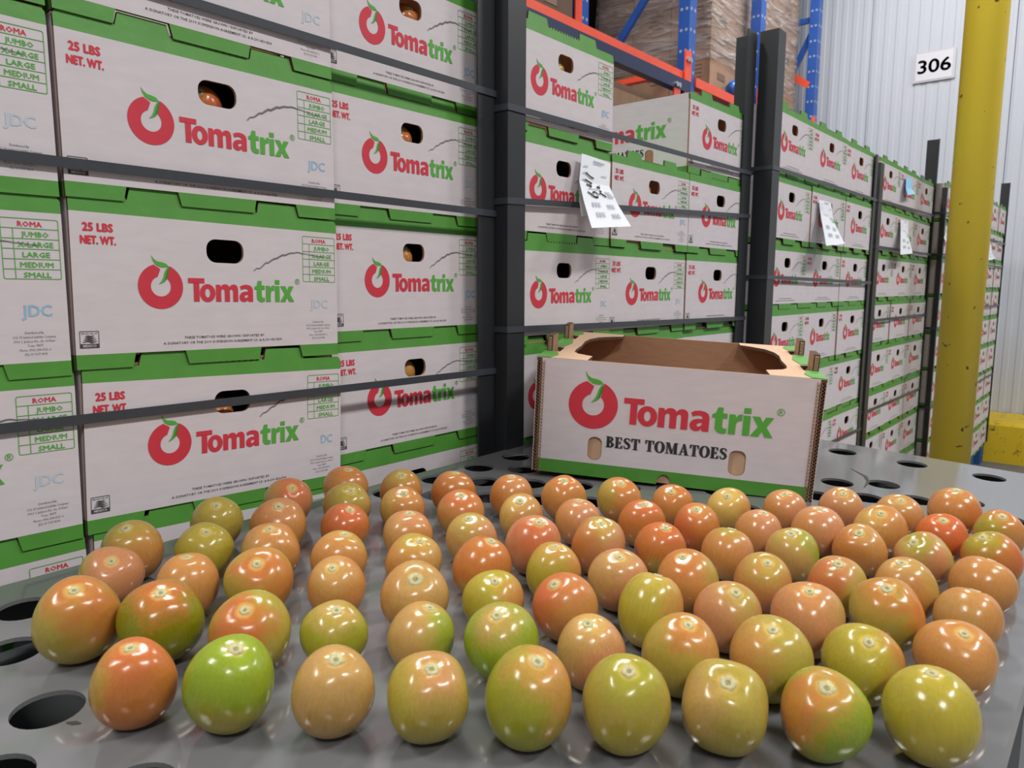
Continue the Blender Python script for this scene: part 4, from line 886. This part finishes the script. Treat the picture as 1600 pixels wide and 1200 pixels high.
def scar_mesh(seed, s=1.0):
    r = random.Random(seed); m = MB(); n = 15; R0 = .0033*s; V = [(0, 0, .0002)]
    for i in range(n): q = R0*.45; V.append((q*math.cos(6.283*i/n), q*math.sin(6.283*i/n), .0002))
    for i in range(n): q = R0*(1 if i % 3 else r.uniform(1.0, 1.25)); V.append((q*math.cos(6.283*i/n), q*math.sin(6.283*i/n), .0009))
    for i in range(n): q = R0*1.25*(1 if i % 3 else 1.12); V.append((q*math.cos(6.283*i/n), q*math.sin(6.283*i/n), -.0012))
    F = [(0, 1+i, 1+(i+1) % n) for i in range(n)]+[(1+a*n+i, 1+(a+1)*n+i, 1+(a+1)*n+(i+1) % n, 1+a*n+(i+1) % n) for a in (0, 1) for i in range(n)]
    m.add(V, F, ['stem_core']*n+['stem_scar']*(2*n)); return m.mesh('stem_scar', True)
SCARS = [scar_mesh(i) for i in range(5)]
def lc(k):
    r, g, b = lin(*PALC[k])[:3]; return [r*.76, g*.78, b*.64]
VIEWR = Vector((math.sin(.7006), -math.cos(.7006), 0)); VIEWF = Vector((math.cos(.7006), math.sin(.7006), 0))
def tomato(loc, n, a, b, code, seed, label, group, big=1.0):
    me, zt = tomato_mesh(a, b, seed); o = link('tomato', me); r = random.Random(seed+99)
    q = Vector((0, 0, 1)).rotation_difference(Vector(n)) @ Quaternion((0, 0, 1), r.uniform(0, 6.28))
    o.rotation_mode = 'QUATERNION'; o.rotation_quaternion = q; o.location = loc
    cb, ct, cp, sd = code.split(); o['col_body'] = lc(cb); o['col_top'] = lc(ct); o['col_patch'] = lc(cp); o['tsize'] = [a, a, b]; o['seedv'] = [r.uniform(0, 50) for _ in range(3)]
    d = {'L': -VIEWR*.9-VIEWF*.35+Vector((0, 0, .25)), 'R': VIEWR*.9-VIEWF*.35+Vector((0, 0, .2)), 'F': -VIEWF*.75+Vector((0, 0, .55)), 'B': -VIEWF*.6+Vector((0, 0, -.75)), '-': VIEWF}[sd].normalized()
    o['patch_dir'] = list(q.inverted() @ d)
    tag(o, label, 'tomato', group)
    s = link('stem_scar', SCARS[seed % 5], o, (0, 0, zt+.0002)); s.scale = (big*r.uniform(.85, 1.15),)*3
    return o
ROWN = ['front row', 'second row from front', 'third row from front', 'middle row', 'fifth row from front', 'sixth row from front', 'rearmost row']
NTH = ['first', 'second', 'third', 'fourth', 'fifth', 'sixth', 'seventh', 'eighth', 'ninth', 'tenth', 'eleventh', 'twelfth', 'thirteenth']
cnt = {}
for i, t in enumerate(TOMS):
    row, u, v, z, nx, ny, nz, a, b, code = t; k = cnt.get(row, 0); cnt[row] = k+1; cb, ct, cp, sd = code.split()
    desc = NAMEC[cb]+' tomato'+('' if ct == cb else ' with %s top' % NAMEC[ct])
    big = 1.7 if (row, k) == (3, 4) else 1.25 if row == 1 else 1.15
    tomato((u, v, z+H), (nx, ny, nz), a, b, code, 100+i, '%s, %s from left in %s' % (desc, NTH[k], ROWN[row-1]), 'tomatoes set out on the grey sheet', big)
# tomatoes seen through the hand holes of the cartons
def inside(p, c, r, code, dx=0.0, dz=0.0):
    u0, D, z0, n = PD[p]; u = u0+c*.333; zb = H+z0-r*PITCH-TGn
    if p == 0 and c == 1: u, D, zb = .292, .841, H-TGn+(.434, .2525, .072, -.110)[r]
    if p == 0 and c == 2: u, D, zb = .631, .868, H+.443-r*.180-TGn
    lay = 'top layer' if r == 0 else ORD[r]+' layer'
    tomato((u+.17*1+dx, D+.036, zb+.122+dz), (rnd.uniform(-.6, .2), -.7, .5), .026, .029, code, 300+p*50+c*10+r, '%s tomato inside hand hole, %s, %s column, %s' % (NAMEC[code.split()[0]], lay, COLN[c], PAL[p]), 'tomatoes seen through hand holes')
inside(0, 1, 1, 'rd rd or F', -.004, -.002); inside(0, 2, 1, 'or rd or F', -.016); inside(0, 2, 0, 'or rd or F', .006); inside(0, 2, 2, 'ot or tn F', -.018)
inside(0, 2, 3, 'ot ol ot F', -.014); inside(0, 1, 3, 'or or rd F', -.01, -.012); inside(1, 1, 1, 'ot tn yl F', .0); inside(1, 0, 2, 'or or ot F', -.01); inside(1, 0, 0, 'tn tn yl F', .006)
